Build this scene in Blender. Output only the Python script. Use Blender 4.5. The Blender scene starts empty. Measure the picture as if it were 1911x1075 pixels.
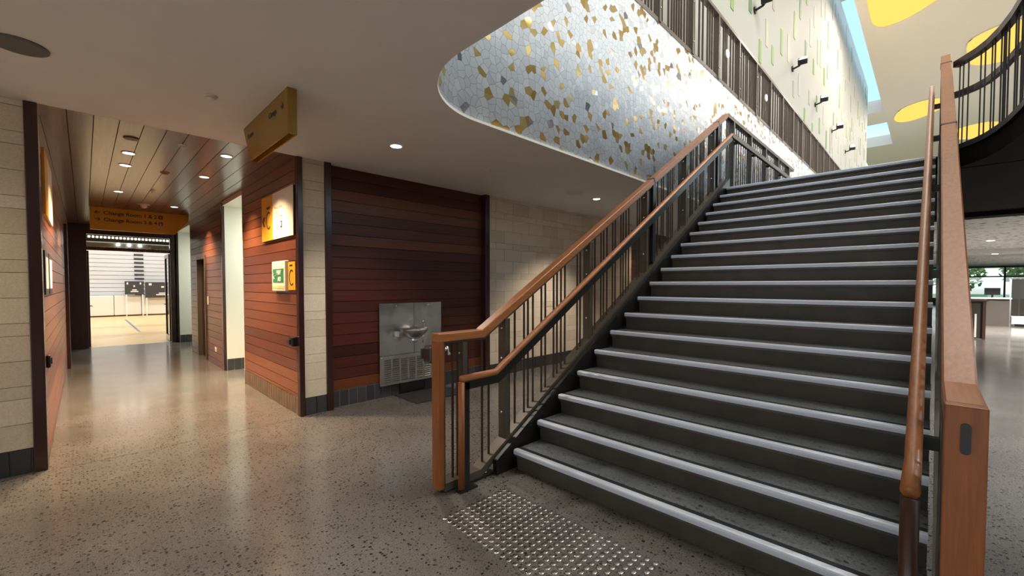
import bpy, math, random
from mathutils import Vector, Matrix
random.seed(7)
S = bpy.context.scene
COL = S.collection

# ------------------------------------------------------------------ camera
F_PX, CY = 789.5, 554.5
cam_d = bpy.data.cameras.new('camera'); cam = bpy.data.objects.new('camera', cam_d); COL.objects.link(cam)
cam_d.sensor_width = 36.0; cam_d.sensor_fit = 'HORIZONTAL'
cam_d.lens = F_PX / 1911 * 36.0
cam_d.shift_y = (CY - 537.5) / 1911
cam_d.clip_start = 0.05; cam_d.clip_end = 400
PITCH, YAW = 0.0279, math.radians(44.69)
right = Vector((math.sin(YAW), -math.cos(YAW), 0)); fw = Vector((math.cos(YAW), math.sin(YAW), 0))
Fv = fw * math.cos(PITCH) - Vector((0, 0, 1)) * math.sin(PITCH)
Uv = fw * math.sin(PITCH) + Vector((0, 0, 1)) * math.cos(PITCH)
M = Matrix((right, Uv, -Fv)).transposed().to_4x4(); M.translation = (0, 0, 1.5)
cam.matrix_world = M
S.camera = cam

# ------------------------------------------------------------------ view, world
S.view_settings.view_transform = 'Standard'; S.view_settings.look = 'None'
S.view_settings.gamma = 1.0; S.view_settings.use_curve_mapping = False
S.view_settings.exposure = 0.35
S.cycles.use_denoising = True
S.cycles.max_bounces = 8; S.cycles.diffuse_bounces = 4; S.cycles.glossy_bounces = 4
S.cycles.sample_clamp_indirect = 6.0
S.cycles.caustics_reflective = False; S.cycles.caustics_refractive = False
W = bpy.data.worlds.new('sky'); S.world = W; W.use_nodes = True
bg = W.node_tree.nodes['Background']
_n = W.node_tree.nodes; _l = W.node_tree.links
_tc = _n.new('ShaderNodeTexCoord'); _sx = _n.new('ShaderNodeSeparateXYZ'); _l.new(_tc.outputs['Generated'], _sx.inputs[0])
_mr = _n.new('ShaderNodeMapRange'); _mr.inputs['From Min'].default_value = -1; _l.new(_sx.outputs['Z'], _mr.inputs['Value'])
_cr = _n.new('ShaderNodeValToRGB'); _l.new(_mr.outputs[0], _cr.inputs[0]); _l.new(_cr.outputs[0], bg.inputs['Color'])
_e = _cr.color_ramp.elements
_e[0].position = .40; _e[0].color = (.30, .30, .27, 1); _e[1].position = 1.0; _e[1].color = (.20, .40, .75, 1)
for _p, _c in ((.495, (.45, .45, .42)), (.505, (.90, .96, 1.0)), (.56, (.80, .92, 1.0)), (.64, (.26, .46, .62))):
    _q = _e.new(_p); _q.color = (*_c, 1)
bg.inputs['Strength'].default_value = 1.85

# ------------------------------------------------------------------ helpers
WL = {}   # world position of an object's own origin

def tag(o, label=None, cat=None, group=None, kind=None):
    if label: o['label'] = label
    if cat: o['category'] = cat
    if group: o['group'] = group
    if kind: o['kind'] = kind
    return o

def thing(name, label, cat, loc=(0, 0, 0), group=None):
    o = bpy.data.objects.new(name, None); COL.objects.link(o)
    o.location = loc; o.empty_display_size = 0.1; WL[o.name] = Vector(loc)
    return tag(o, label, cat, group)

class MB:
    def __init__(s): s.v = []; s.f = []; s.m = []; s.uv = None
    def add(s, vs, fs, mi=0):
        b = len(s.v); s.v += [Vector(v) for v in vs]
        for f in fs: s.f.append([b + i for i in f]); s.m.append(mi)
        return s
    def box(s, x0, x1, y0, y1, z0, z1, mi=0):
        vs = [(x, y, z) for z in (z0, z1) for y in (y0, y1) for x in (x0, x1)]
        return s.add(vs, [(0, 2, 3, 1), (4, 5, 7, 6), (0, 1, 5, 4), (2, 6, 7, 3), (0, 4, 6, 2), (1, 3, 7, 5)], mi)
    def prism(s, poly, d, mi=0):
        """poly: planar list of 3D points, d: extrusion vector"""
        n = len(poly); d = Vector(d); vs = [Vector(p) for p in poly] + [Vector(p) + d for p in poly]
        fs = [tuple(range(n))[::-1], tuple(range(n, 2 * n))] + [(i, (i + 1) % n, n + (i + 1) % n, n + i) for i in range(n)]
        return s.add(vs, fs, mi)
    def sweep(s, path, sec, up=(0, 0, 1), mi=0, close=True):
        """path: 3D pts; sec: 2D pts (side, up); mitred"""
        P = [Vector(p) for p in path]; n = len(P); k = len(sec); vs = []; up = Vector(up)
        T = [(P[i + 1] - P[i]).normalized() for i in range(n - 1)]
        for i in range(n):
            t0 = T[max(i - 1, 0)]; t1 = T[min(i, n - 2)]; t = (t0 + t1).normalized()
            u = up if abs(t.dot(up)) < 0.98 else Vector((1, 0, 0))
            side = t.cross(u).normalized(); uu = side.cross(t).normalized()
            c = max(0.3, t.dot(t1)); turn = (t1 - t0)
            for a, b in sec:
                off = side * a + uu * b
                if turn.length > 1e-6:
                    tn = (turn - t * turn.dot(t)).normalized(); off += tn * (off.dot(tn)) * (1 / c - 1)
                vs.append(P[i] + off)
        fs = [(i * k + j, i * k + (j + 1) % k, (i + 1) * k + (j + 1) % k, (i + 1) * k + j) for i in range(n - 1) for j in range(k)]
        if close: fs += [tuple(range(k))[::-1], tuple((n - 1) * k + j for j in range(k))]
        return s.add(vs, fs, mi)
    def tube(s, path, r, seg=12, mi=0):
        return s.sweep(path, [(r * math.cos(2 * math.pi * j / seg), r * math.sin(2 * math.pi * j / seg)) for j in range(seg)], mi=mi)
    def lathe(s, prof, c=(0, 0, 0), axis='z', seg=24, mi=0):
        vs = []
        for r, h in prof:
            for j in range(seg):
                a = 2 * math.pi * j / seg; p = (r * math.cos(a), r * math.sin(a), h)
                if axis == 'x': p = (h, p[0], p[1])
                if axis == 'y': p = (p[0], h, p[1])
                vs.append(Vector(c) + Vector(p))
        n = len(prof)
        fs = [(i * seg + j, i * seg + (j + 1) % seg, (i + 1) * seg + (j + 1) % seg, (i + 1) * seg + j) for i in range(n - 1) for j in range(seg)]
        fs += [tuple(range(seg))[::-1], tuple((n - 1) * seg + j for j in range(seg))]
        return s.add(vs, fs, mi)
    def build(s, name, mats, parent=None, smooth=False, bevel=0, kind=None, origin=None):
        if not isinstance(mats, (list, tuple)): mats = [mats]
        o0 = WL[parent.name] if parent else Vector(origin or (0, 0, 0))
        me = bpy.data.meshes.new(name); me.from_pydata([tuple(v - o0) for v in s.v], [], s.f)
        for m in mats: me.materials.append(m)
        for p, mi in zip(me.polygons, s.m): p.material_index = mi; p.use_smooth = smooth
        if s.uv:
            L = me.uv_layers.new(name='UVMap')
            for lp in me.loops: L.data[lp.index].uv = s.uv[lp.vertex_index]
        me.update()
        o = bpy.data.objects.new(name, me); COL.objects.link(o)
        if parent: o.parent = parent
        else: o.location = o0
        WL[o.name] = o0.copy()
        if bevel:
            b = o.modifiers.new('bevel', 'BEVEL'); b.width = bevel; b.segments = 2; b.limit_method = 'ANGLE'
        if kind: o['kind'] = kind
        fixnormals(me)
        return o

def fixnormals(me):
    import bmesh
    bm = bmesh.new(); bm.from_mesh(me); bmesh.ops.recalc_face_normals(bm, faces=bm.faces); bm.to_mesh(me); bm.free()

def text(body, size, mat, parent, pos, facing, name='lettering', align='LEFT', ext=0.001):
    c = bpy.data.curves.new(name, 'FONT'); c.body = body; c.size = size; c.extrude = ext; c.align_x = align; c.offset = size * .02
    c.materials.append(mat); o = bpy.data.objects.new(name, c); COL.objects.link(o)
    ax = {'-x': (Vector((0, -1, 0)), Vector((-1, 0, 0))), '-y': (Vector((1, 0, 0)), Vector((0, -1, 0))), '+x': (Vector((0, 1, 0)), Vector((1, 0, 0)))}[facing]
    m = Matrix((ax[0], Vector((0, 0, 1)), ax[1])).transposed().to_4x4()
    m.translation = Vector(pos) - WL[parent.name]
    dg = bpy.context.evaluated_depsgraph_get(); me = bpy.data.meshes.new_from_object(o.evaluated_get(dg))
    bpy.data.objects.remove(o); bpy.data.curves.remove(c); me.name = name
    me.transform(m); o = bpy.data.objects.new(name, me); COL.objects.link(o); o.parent = parent
    return o

def spot(pos, energy, col=(1, .8, .6), angle=110, blend=.6, target=None, r=.04, name='lamp_light'):
    l = bpy.data.lights.new(name, 'SPOT'); l.energy = energy; l.color = col; l.spot_size = math.radians(angle); l.spot_blend = blend; l.shadow_soft_size = r
    o = bpy.data.objects.new(name, l); COL.objects.link(o); o.location = pos
    d = (Vector(target) - Vector(pos)) if target else Vector((0, 0, -1))
    o.rotation_euler = d.to_track_quat('-Z', 'Y').to_euler()
    return o

def area(pos, sx, sy, energy, col=(1, 1, 1), d=(0, 0, -1), name='lamp_light'):
    l = bpy.data.lights.new(name, 'AREA'); l.shape = 'RECTANGLE'; l.size = sx; l.size_y = sy; l.energy = energy; l.color = col
    o = bpy.data.objects.new(name, l); COL.objects.link(o); o.location = pos
    o.rotation_euler = Vector(d).to_track_quat('-Z', 'Y').to_euler()
    return o

# ------------------------------------------------------------------ materials
def newmat(name):
    m = bpy.data.materials.new(name); m.use_nodes = True; nt = m.node_tree
    return m, nt, nt.nodes['Principled BSDF']

def N(nt, t, **kw):
    n = nt.nodes.new(t)
    for k, v in kw.items():
        if k in ('inputs',):
            for a, b in v.items(): n.inputs[a].default_value = b
        else: setattr(n, k, v)
    return n

def ramp(nt, fac, stops, interp='LINEAR'):
    r = N(nt, 'ShaderNodeValToRGB'); cr = r.color_ramp; cr.interpolation = interp
    while len(cr.elements) < len(stops): cr.elements.new(0.5)
    for e, (p, c) in zip(cr.elements, stops): e.position = p; e.color = (*c, 1) if len(c) == 3 else c
    nt.links.new(fac, r.inputs[0]); return r.outputs[0]

def mapped(nt, scale):
    g = N(nt, 'ShaderNodeNewGeometry'); mp = N(nt, 'ShaderNodeMapping'); mp.inputs['Scale'].default_value = scale
    nt.links.new(g.outputs['Position'], mp.inputs[0]); return mp.outputs[0], g

def mathn(nt, op, a, b=None, c=None):
    n = N(nt, 'ShaderNodeMath', operation=op)
    for i, x in enumerate((a, b, c)):
        if x is None: continue
        if isinstance(x, (int, float)): n.inputs[i].default_value = x
        else: nt.links.new(x, n.inputs[i])
    return n.outputs[0]

def mix(nt, fac, a, b, blend='MIX'):
    n = N(nt, 'ShaderNodeMix', data_type='RGBA', blend_type=blend)
    for i, x in ((0, fac), (6, a), (7, b)):
        if isinstance(x, (int, float)): n.inputs[i].default_value = x
        elif isinstance(x, tuple): n.inputs[i].default_value = (*x, 1)
        else: nt.links.new(x, n.inputs[i])
    return n.outputs[2]

def plain(name, col, rough=.5, metal=0, noise=0.0, nscale=20, bump=0.0, emit=None, estr=0, spec=None, coat=0):
    m, nt, b = newmat(name)
    b.inputs['Base Color'].default_value = (*col, 1); b.inputs['Roughness'].default_value = rough; b.inputs['Metallic'].default_value = metal
    if spec is not None: b.inputs['Specular IOR Level'].default_value = spec
    if coat: b.inputs['Coat Weight'].default_value = coat; b.inputs['Coat Roughness'].default_value = .15
    if noise or bump:
        v, _ = mapped(nt, (nscale,) * 3)
        t = N(nt, 'ShaderNodeTexNoise'); t.inputs['Scale'].default_value = 1; t.inputs['Detail'].default_value = 5; nt.links.new(v, t.inputs[0])
        if noise:
            lo = tuple(c * (1 - noise) for c in col); hi = tuple(min(1, c * (1 + noise)) for c in col)
            nt.links.new(ramp(nt, t.outputs[0], [(.3, lo), (.7, hi)]), b.inputs['Base Color'])
        if bump:
            bp = N(nt, 'ShaderNodeBump'); bp.inputs['Strength'].default_value = bump; bp.inputs['Distance'].default_value = .01
            nt.links.new(t.outputs[0], bp.inputs['Height']); nt.links.new(bp.outputs[0], b.inputs['Normal'])
    if emit: b.inputs['Emission Color'].default_value = (*emit, 1); b.inputs['Emission Strength'].default_value = estr
    return m

def wood(name, stops, scale, rough=.35, grain=.35, coat=.15, bump=.12):
    """per-board tone from the island, grain stretched along the board (scale small on that axis)"""
    m, nt, b = newmat(name)
    v, g = mapped(nt, scale)
    rnd = g.outputs['Random Per Island']
    add = N(nt, 'ShaderNodeVectorMath', operation='ADD'); cv = N(nt, 'ShaderNodeCombineXYZ')
    o = mathn(nt, 'MULTIPLY', rnd, 37.0)
    for i in range(3): nt.links.new(o, cv.inputs[i])
    nt.links.new(v, add.inputs[0]); nt.links.new(cv.outputs[0], add.inputs[1])
    t = N(nt, 'ShaderNodeTexNoise'); t.inputs['Scale'].default_value = 1; t.inputs['Detail'].default_value = 6; t.inputs['Roughness'].default_value = .65; t.inputs['Distortion'].default_value = .6
    nt.links.new(add.outputs[0], t.inputs[0])
    base = ramp(nt, rnd, stops)
    gr = ramp(nt, t.outputs[0], [(.25, (1 - grain,) * 3), (.75, (1 + grain,) * 3)])
    nt.links.new(mix(nt, 1.0, base, gr, 'MULTIPLY'), b.inputs['Base Color'])
    b.inputs['Roughness'].default_value = rough; b.inputs['Coat Weight'].default_value = coat; b.inputs['Coat Roughness'].default_value = .2
    bp = N(nt, 'ShaderNodeBump'); bp.inputs['Strength'].default_value = bump; bp.inputs['Distance'].default_value = .004
    nt.links.new(t.outputs[0], bp.inputs['Height']); nt.links.new(bp.outputs[0], b.inputs['Normal'])
    return m

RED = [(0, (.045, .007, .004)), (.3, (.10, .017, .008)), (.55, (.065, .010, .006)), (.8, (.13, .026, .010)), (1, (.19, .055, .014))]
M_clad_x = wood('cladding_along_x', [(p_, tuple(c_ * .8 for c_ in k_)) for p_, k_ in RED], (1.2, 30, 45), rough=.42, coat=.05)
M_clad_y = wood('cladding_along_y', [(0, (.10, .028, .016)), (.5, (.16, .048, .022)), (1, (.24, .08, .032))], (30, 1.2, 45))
M_soffit = wood('soffit_boards', [(0, (.085, .036, .026)), (.5, (.125, .056, .040)), (1, (.17, .082, .058))], (40, 1.5, 40), rough=.28, grain=.45, coat=.4)
M_trim = wood('dark_timber_trim', [(0, (.030, .007, .006)), (1, (.045, .010, .007))], (40, 40, 2), rough=.25, grain=.3, coat=.4)
M_groove = plain('groove_backing', (.008, .005, .004), .9)
M_rail = wood('handrail_timber', [(0, (.33, .115, .036)), (1, (.42, .155, .05))], (3, 60, 60), rough=.42, grain=.3, coat=.08)
M_newel = wood('newel_timber', [(0, (.27, .080, .019)), (1, (.33, .10, .025))], (50, 50, 3), rough=.42, grain=.35, coat=.08)
M_rail_dark = wood('dark_and_shaded_timber', [(0, (.05, .018, .010)), (1, (.07, .024, .012))], (40, 40, 4), rough=.4, grain=.3)  # also used on the right handrail newel, where timber is darkened for shade
M_steel_olive = plain('bronze_paint', (.095, .080, .060), .42, .25, noise=.12, nscale=12)
M_black = plain('black_paint', (.012, .011, .010), .35)
M_baluster = plain('dark_bronze_rod', (.055, .042, .034), .4, .3)
M_bolt = plain('stainless_bolt', (.75, .75, .75), .2, 1)
M_white = plain('white_paint', (.80, .775, .76), .85, noise=.02, nscale=3)
M_wallwhite = plain('corridor_white', (.78, .80, .74), .7)
M_mortar = plain('mortar', (.34, .28, .20), .9)
M_tilegrout = plain('grout', (.36, .34, .33), .9)
M_chrome = plain('chrome', (.9, .9, .9), .08, 1)
M_rubber = plain('black_rubber', (.02, .02, .022), .7, bump=.4, nscale=120)

def blockmat():
    m, nt, b = newmat('cream_block')
    v, g = mapped(nt, (90, 90, 90))
    t = N(nt, 'ShaderNodeTexNoise'); t.inputs['Scale'].default_value = 1; t.inputs['Detail'].default_value = 4; nt.links.new(v, t.inputs[0])
    base = ramp(nt, g.outputs['Random Per Island'], [(0, (.60, .49, .35)), (.5, (.68, .57, .42)), (1, (.72, .60, .46))])
    sp = ramp(nt, t.outputs[0], [(.3, (.88,) * 3), (.65, (1.05,) * 3)])
    nt.links.new(mix(nt, 1.0, base, sp, 'MULTIPLY'), b.inputs['Base Color']); b.inputs['Roughness'].default_value = .85
    bp = N(nt, 'ShaderNodeBump'); bp.inputs['Strength'].default_value = .25; bp.inputs['Distance'].default_value = .004
    nt.links.new(t.outputs[0], bp.inputs['Height']); nt.links.new(bp.outputs[0], b.inputs['Normal'])
    return m
M_block = blockmat()

def tilemat():
    m, nt, b = newmat('dark_base_tile')
    g = N(nt, 'ShaderNodeNewGeometry')
    nt.links.new(ramp(nt, g.outputs['Random Per Island'], [(0, (.030, .030, .034)), (1, (.055, .053, .058))]), b.inputs['Base Color'])
    b.inputs['Roughness'].default_value = .45
    return m
M_tile = tilemat()

def terrazzo(name, lo, hi, dark, rough, s1, cover, spec=.5):
    m, nt, b = newmat(name)
    v, g = mapped(nt, (1, 1, 1))
    n1 = N(nt, 'ShaderNodeTexNoise'); n1.inputs['Scale'].default_value = 1.4; n1.inputs['Detail'].default_value = 6; nt.links.new(v, n1.inputs[0])
    base = ramp(nt, n1.outputs[0], [(.3, lo), (.7, hi)])
    n2 = N(nt, 'ShaderNodeTexNoise'); n2.inputs['Scale'].default_value = s1 * 2.6; n2.inputs['Detail'].default_value = 2; nt.links.new(v, n2.inputs[0])
    base = mix(nt, 1.0, base, ramp(nt, n2.outputs[0], [(.35, (.74,) * 3), (.65, (1.16,) * 3)]), 'MULTIPLY')
    for sc, th in ((s1, cover), (s1 * 2.1, cover * .8)):
        vo = N(nt, 'ShaderNodeTexVoronoi'); vo.inputs['Scale'].default_value = sc
        d = N(nt, 'ShaderNodeTexNoise'); d.inputs['Scale'].default_value = sc * 2; nt.links.new(v, d.inputs[0])
        dv = N(nt, 'ShaderNodeVectorMath', operation='MULTIPLY_ADD'); dv.inputs[1].default_value = (.6 / sc,) * 3
        nt.links.new(d.outputs['Color'], dv.inputs[0]); nt.links.new(v, dv.inputs[2]); nt.links.new(dv.outputs[0], vo.inputs['Vector'])
        sep = N(nt, 'ShaderNodeSeparateColor'); nt.links.new(vo.outputs['Color'], sep.inputs[0])
        thr = mathn(nt, 'MULTIPLY', sep.outputs[0], th)
        msk = mathn(nt, 'LESS_THAN', vo.outputs['Distance'], thr)
        tone = mix(nt, sep.outputs[1], dark, tuple(c * .75 for c in lo))
        base = mix(nt, msk, base, tone)
    nt.links.new(base, b.inputs['Base Color'])
    nt.links.new(ramp(nt, n1.outputs[0], [(.3, (rough * .85,) * 3), (.7, (rough * 1.2,) * 3)]), b.inputs['Roughness'])
    b.inputs['Specular IOR Level'].default_value = spec
    return m
M_floor = terrazzo('polished_concrete', (.125, .115, .104), (.178, .165, .15), (.012, .011, .011), .15, 46, .44, .5)
M_tread = terrazzo('stair_terrazzo', (.13, .14, .14), (.18, .19, .19), (.012, .012, .013), .35, 30, .42)

M_riser = plain('riser_steel', (.088, .074, .058), .45, .2, noise=.15, nscale=6)
M_nosing = plain('nosing_aluminium', (.68, .73, .82), .4, .15, noise=.015, nscale=60)
M_grip = plain('black_grip', (.010, .010, .012), .8)

def mosaic(name, coord, thr=.87, matte=False):
    m, nt, b = newmat(name)
    if coord == 'uv':
        c = N(nt, 'ShaderNodeUVMap'); c = c.outputs[0]
    else:
        c, _ = mapped(nt, (1, 1, 1))
    vs = []
    for feat in ('F1', 'DISTANCE_TO_EDGE'):
        vo = N(nt, 'ShaderNodeTexVoronoi', voronoi_dimensions='2D', feature=feat); vo.inputs['Scale'].default_value = 13.0; vo.inputs['Randomness'].default_value = .9
        nt.links.new(c, vo.inputs['Vector']); vs.append(vo)
    sep = N(nt, 'ShaderNodeSeparateColor'); nt.links.new(vs[0].outputs['Color'], sep.inputs[0])
    gold = mathn(nt, 'GREATER_THAN', sep.outputs[0], thr)
    mir = mathn(nt, 'LESS_THAN', sep.outputs[0], .014)
    white = ramp(nt, sep.outputs[1], [(0, (.84, .86, .87)), (1, (.92, .93, .93))])
    gcol = ramp(nt, sep.outputs[2], [(0, (.18, .11, .04)), (1, (.40, .26, .10))] if matte else [(0, (.62, .38, .10)), (.6, (.80, .55, .18)), (1, (.88, .66, .28))])
    colr = mix(nt, gold, white, gcol); colr = mix(nt, mir, colr, (.85, .87, .9))
    grout = mathn(nt, 'LESS_THAN', vs[1].outputs['Distance'], .022)
    colr = mix(nt, grout, colr, (.74, .74, .70) if matte else (.36, .37, .38))
    nt.links.new(colr, b.inputs['Base Color'])
    met = mathn(nt, 'MULTIPLY', mathn(nt, 'MAXIMUM', mathn(nt, 'MULTIPLY', gold, .1 if matte else .45), mathn(nt, 'MULTIPLY', mir, .95)), mathn(nt, 'SUBTRACT', 1.0, grout))
    nt.links.new(met, b.inputs['Metallic'])
    shiny = mathn(nt, 'MAXIMUM', gold, mathn(nt, 'GREATER_THAN', sep.outputs[1], .9))
    if not matte: nt.links.new(mathn(nt, 'MULTIPLY_ADD', mathn(nt, 'MAXIMUM', shiny, mir), -.32, .5), b.inputs['Roughness']); b.inputs['Roughness'].default_value = .6 if matte else .5
    b.inputs['Specular IOR Level'].default_value = .28
    g = N(nt, 'ShaderNodeNewGeometry')
    sub = N(nt, 'ShaderNodeVectorMath', operation='SUBTRACT'); sub.inputs[1].default_value = (.5, .5, .5); nt.links.new(vs[0].outputs['Color'], sub.inputs[0])
    sca = N(nt, 'ShaderNodeVectorMath', operation='SCALE'); sca.inputs['Scale'].default_value = 0 if matte else .17; nt.links.new(sub.outputs[0], sca.inputs[0])
    ad = N(nt, 'ShaderNodeVectorMath', operation='ADD'); nt.links.new(sca.outputs[0], ad.inputs[0]); nt.links.new(g.outputs['Normal'], ad.inputs[1])
    no = N(nt, 'ShaderNodeVectorMath', operation='NORMALIZE'); nt.links.new(ad.outputs[0], no.inputs[0])
    nt.links.new(no.outputs[0], b.inputs['Normal']); pass
    return m
M_mosaic = mosaic('pearl_and_gold_mosaic', 'uv')
M_mosaic_flat = mosaic('pearl_and_gold_ceiling_mosaic', 'pos', .9, True)

def brushed():
    m, nt, b = newmat('polished_stainless')
    v, _ = mapped(nt, (2.5, 2.5, 1.6))
    t = N(nt, 'ShaderNodeTexNoise'); t.inputs['Scale'].default_value = 1.3; t.inputs['Detail'].default_value = 0; t.inputs['Distortion'].default_value = 1.0; nt.links.new(v, t.inputs[0])
    b.inputs['Base Color'].default_value = (.60, .58, .56, 1); b.inputs['Metallic'].default_value = 1; b.inputs['Roughness'].default_value = .24
    bp = N(nt, 'ShaderNodeBump'); bp.inputs['Strength'].default_value = .3; bp.inputs['Distance'].default_value = .04
    nt.links.new(t.outputs[0], bp.inputs['Height']); nt.links.new(bp.outputs[0], b.inputs['Normal'])
    return m
M_inox = brushed()

def amber(name, col):
    m, nt, b = newmat(name)
    b.inputs['Base Color'].default_value = (*col, 1); b.inputs['Roughness'].default_value = .25
    tr = N(nt, 'ShaderNodeBsdfTranslucent'); tr.inputs[0].default_value = (.85, .50, .08, 1)
    mx = N(nt, 'ShaderNodeMixShader'); mx.inputs[0].default_value = .35
    out = nt.nodes['Material Output']
    nt.links.new(b.outputs[0], mx.inputs[1]); nt.links.new(tr.outputs[0], mx.inputs[2]); nt.links.new(mx.outputs[0], out.inputs[0])
    return m
M_amber_backlit = amber('backlit_amber_acrylic', (.80, .47, .06)); M_amber_dull = amber('dull_amber_acrylic', (.42, .27, .06))  # gym backlight on the change room sign is put into the brighter amber
M_orange = plain('orange_sign_face', (.80, .40, .03), .4)
M_cream = plain('cream_sign_face', (.85, .80, .66), .4)
M_ink = plain('sign_ink', (.05, .035, .02), .5)
M_pale_ink = plain('pale_sign_ink', (.62, .56, .42), .5)
M_green = plain('first_aid_green', (.03, .24, .11), .4)
M_signwhite = plain('sign_white', (.88, .88, .84), .4)
M_lamp = plain('lamp_lens', (.9, .9, .9), .4, emit=(1, .95, .88), estr=14)
M_lamp_warm = plain('warm_lamp_lens', (.9, .9, .9), .4, emit=(1, .80, .62), estr=6)
M_ring = plain('white_ring', (.8, .8, .78), .5)
M_grille = plain('speaker_grille', (.12, .115, .11), .6)
M_device = plain('beige_device', (.70, .64, .55), .5)

def glassmat(name, tint=(.9, .95, .95), a=.12):
    m, nt, b = newmat(name); out = nt.nodes['Material Output']
    tr = N(nt, 'ShaderNodeBsdfTransparent'); tr.inputs[0].default_value = (*tint, 1)
    gl = N(nt, 'ShaderNodeBsdfGlossy'); gl.inputs['Roughness'].default_value = .02
    mx = N(nt, 'ShaderNodeMixShader'); mx.inputs[0].default_value = a
    nt.links.new(tr.outputs[0], mx.inputs[1]); nt.links.new(gl.outputs[0], mx.inputs[2]); nt.links.new(mx.outputs[0], out.inputs[0])
    return m
M_glass = glassmat('clear_glass')

def struct(mb, name, mats, **kw): return mb.build(name, mats, kind='structure', **kw)

# ------------------------------------------------------------------ setting
CEIL = 2.95
YW = 5.093      # stone / ceiling edge plane
XR = 1.715      # right wall of the corridor
XL = -.24       # left wall of the corridor
# floor: lobby slab plus corridor
mb = MB(); mb.box(-9, 60, -11, YW + .02, -.15, 0); struct(mb, 'floor', M_floor)
mb = MB(); mb.box(-.6, 6, YW + .02, 14.35, -.15, 0); struct(mb, 'floor_corridor', M_floor)
mb = MB(); mb.box(XL, 1.75, 5.028, 5.034, 0, .0015); struct(mb, 'trim_1', plain('joint_strip', (.05, .045, .04), .5))

# white ceiling with the rounded corner of the void
VX, VY, VR = 1.665, 2.9, .8
edge = [(VX, -11)] + [(VX + VR - VR * math.cos(a), VY - VR + VR * math.sin(a)) for a in [math.pi / 2 * i / 24 for i in range(25)]] + [(46, VY)]
mb = MB()
zb, zt = CEIL, CEIL + .022
pts = edge + [(46, YW + .6), (-9, YW + .6), (-9, -11)]
# split into strips to stay planar and simple
outer = [(-9, -11)]
n = len(edge)
for i in range(n - 1):
    a, b_ = edge[i], edge[i + 1]
    if i == 0: q = [(-9, -11), a, b_, (-9, b_[1])]
    elif i < n - 2: q = [(-9, a[1]), a, b_, (-9, b_[1])]
    else: q = None
    if q and abs(q[0][1] - q[3][1]) > 1e-6:
        mb.prism([(x, y, zb) for x, y in q], (0, 0, zt - zb))
mb.prism([(-9, VY, zb), (46, VY, zb), (46, YW, zb), (-9, YW, zb)], (0, 0, zt - zb))
mb.box(-9, XL + .0, YW, YW + .35, zb, zt); mb.box(XR + .02, 9.25, YW, YW + .45, zb, zt)
struct(mb, 'ceiling', M_white)
mb = MB()   # slim rim of the void
mb.sweep([(x, y, CEIL + .015) for x, y in edge], [(-.0, -.015), (.010, -.015), (.010, .008), (-.0, .008)])
struct(mb, 'trim_2', plain('void_rim', (.80, .78, .70), .6))

# mosaic wall of the void
ZU = 5.37
ins = .02
ed2 = []
for i, (x, y) in enumerate(edge):
    ed2.append((x, y))
mb = MB(); mb.uv = []
s = 0; prev = None; vs = []; fs = []
for i, (x, y) in enumerate(ed2):
    if prev: s += math.dist(prev, (x, y))
    prev = (x, y)
    vs += [(x, y, CEIL + .022), (x, y, ZU)]; mb.uv += [(s, CEIL), (s, ZU)]
    if i: fs.append((2 * i - 2, 2 * i, 2 * i + 1, 2 * i - 1))
mb.add(vs, fs)
o = struct(mb, 'wall_mosaic', M_mosaic, smooth=True)
# thickness behind the tiled skin
mod = o.modifiers.new('thick', 'SOLIDIFY'); mod.thickness = .05; mod.offset = 1

# upper floor and mural wall
YM = 3.4
mb = MB(); mb.box(1.5, 46, VY + .06, YM, ZU - .2, ZU); struct(mb, 'floor_upper', M_white)
mb = MB(); mb.box(-2, 39, YM, YM + .2, ZU - .3, 15.4); struct(mb, 'wall_mural', plain('mural_white', (.56, .54, .47), .7))
def inlaymat():
    m, nt, b = newmat('mural_inlay'); g = N(nt, 'ShaderNodeNewGeometry')
    nt.links.new(ramp(nt, g.outputs['Random Per Island'], [(0, (.28, .42, .12)), (.25, (.34, .46, .18)), (.27, (.58, .55, .45)), (.62, (.62, .59, .50)), (.64, (.46, .44, .36)), (.85, (.40, .40, .31)), (.87, (.20, .30, .15))], 'CONSTANT'), b.inputs['Base Color'])
    b.inputs['Roughness'].default_value = .6; return m
mb = MB(); rr = random.Random(3)
x = 6.0
while x < 38.5:
    z = 6.6 + rr.random() * 2.2
    while z < 14.2:
        h = rr.uniform(.5, 1.15); mb.box(x - .11, x + .11, YM - .012, YM + .02, z, z + h); z += h + rr.uniform(.7, 2.4)
    x += rr.uniform(.6, 1.0)
struct(mb, 'trim_3', inlaymat())

# atrium ceiling with the skylight slot, beams, far end wall
M_atr = plain('atrium_ceiling', (.74, .63, .50), .8)
ZA = 14.0; KA = 12.5 / 9.5
mb = MB(); mb.box(-9, 62, -13, 2.63, ZA, ZA + .3); struct(mb, 'ceiling_atrium', M_atr)
mb = MB(); mb.box(-2, 62, 2.45, 2.63, ZA + .3, 14.7); struct(mb, 'wall_skylight', M_atr)
for i, (a, b_) in enumerate([(26.0, 26.6), (40.6, 43.6), (50.5, 62)]):
    mb = MB(); mb.box(a, b_, 2.63, YM + 1.5, ZA + (.02 if i else 1.5), ZA + (.9 if i else 2.6)); struct(mb, 'beam_%d' % (i + 1), M_atr)
mb = MB(); mb.box(60, 60.3, -13, YM + 3, 3.1, 14.3); struct(mb, 'wall_far', M_atr)
# side wall of the lobby, far to the right
mb = MB(); mb.box(-9, 60, -11.3, -11, -.1, 4.2); struct(mb, 'wall_right', plain('lobby_wall', (.45, .44, .42), .8))

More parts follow.
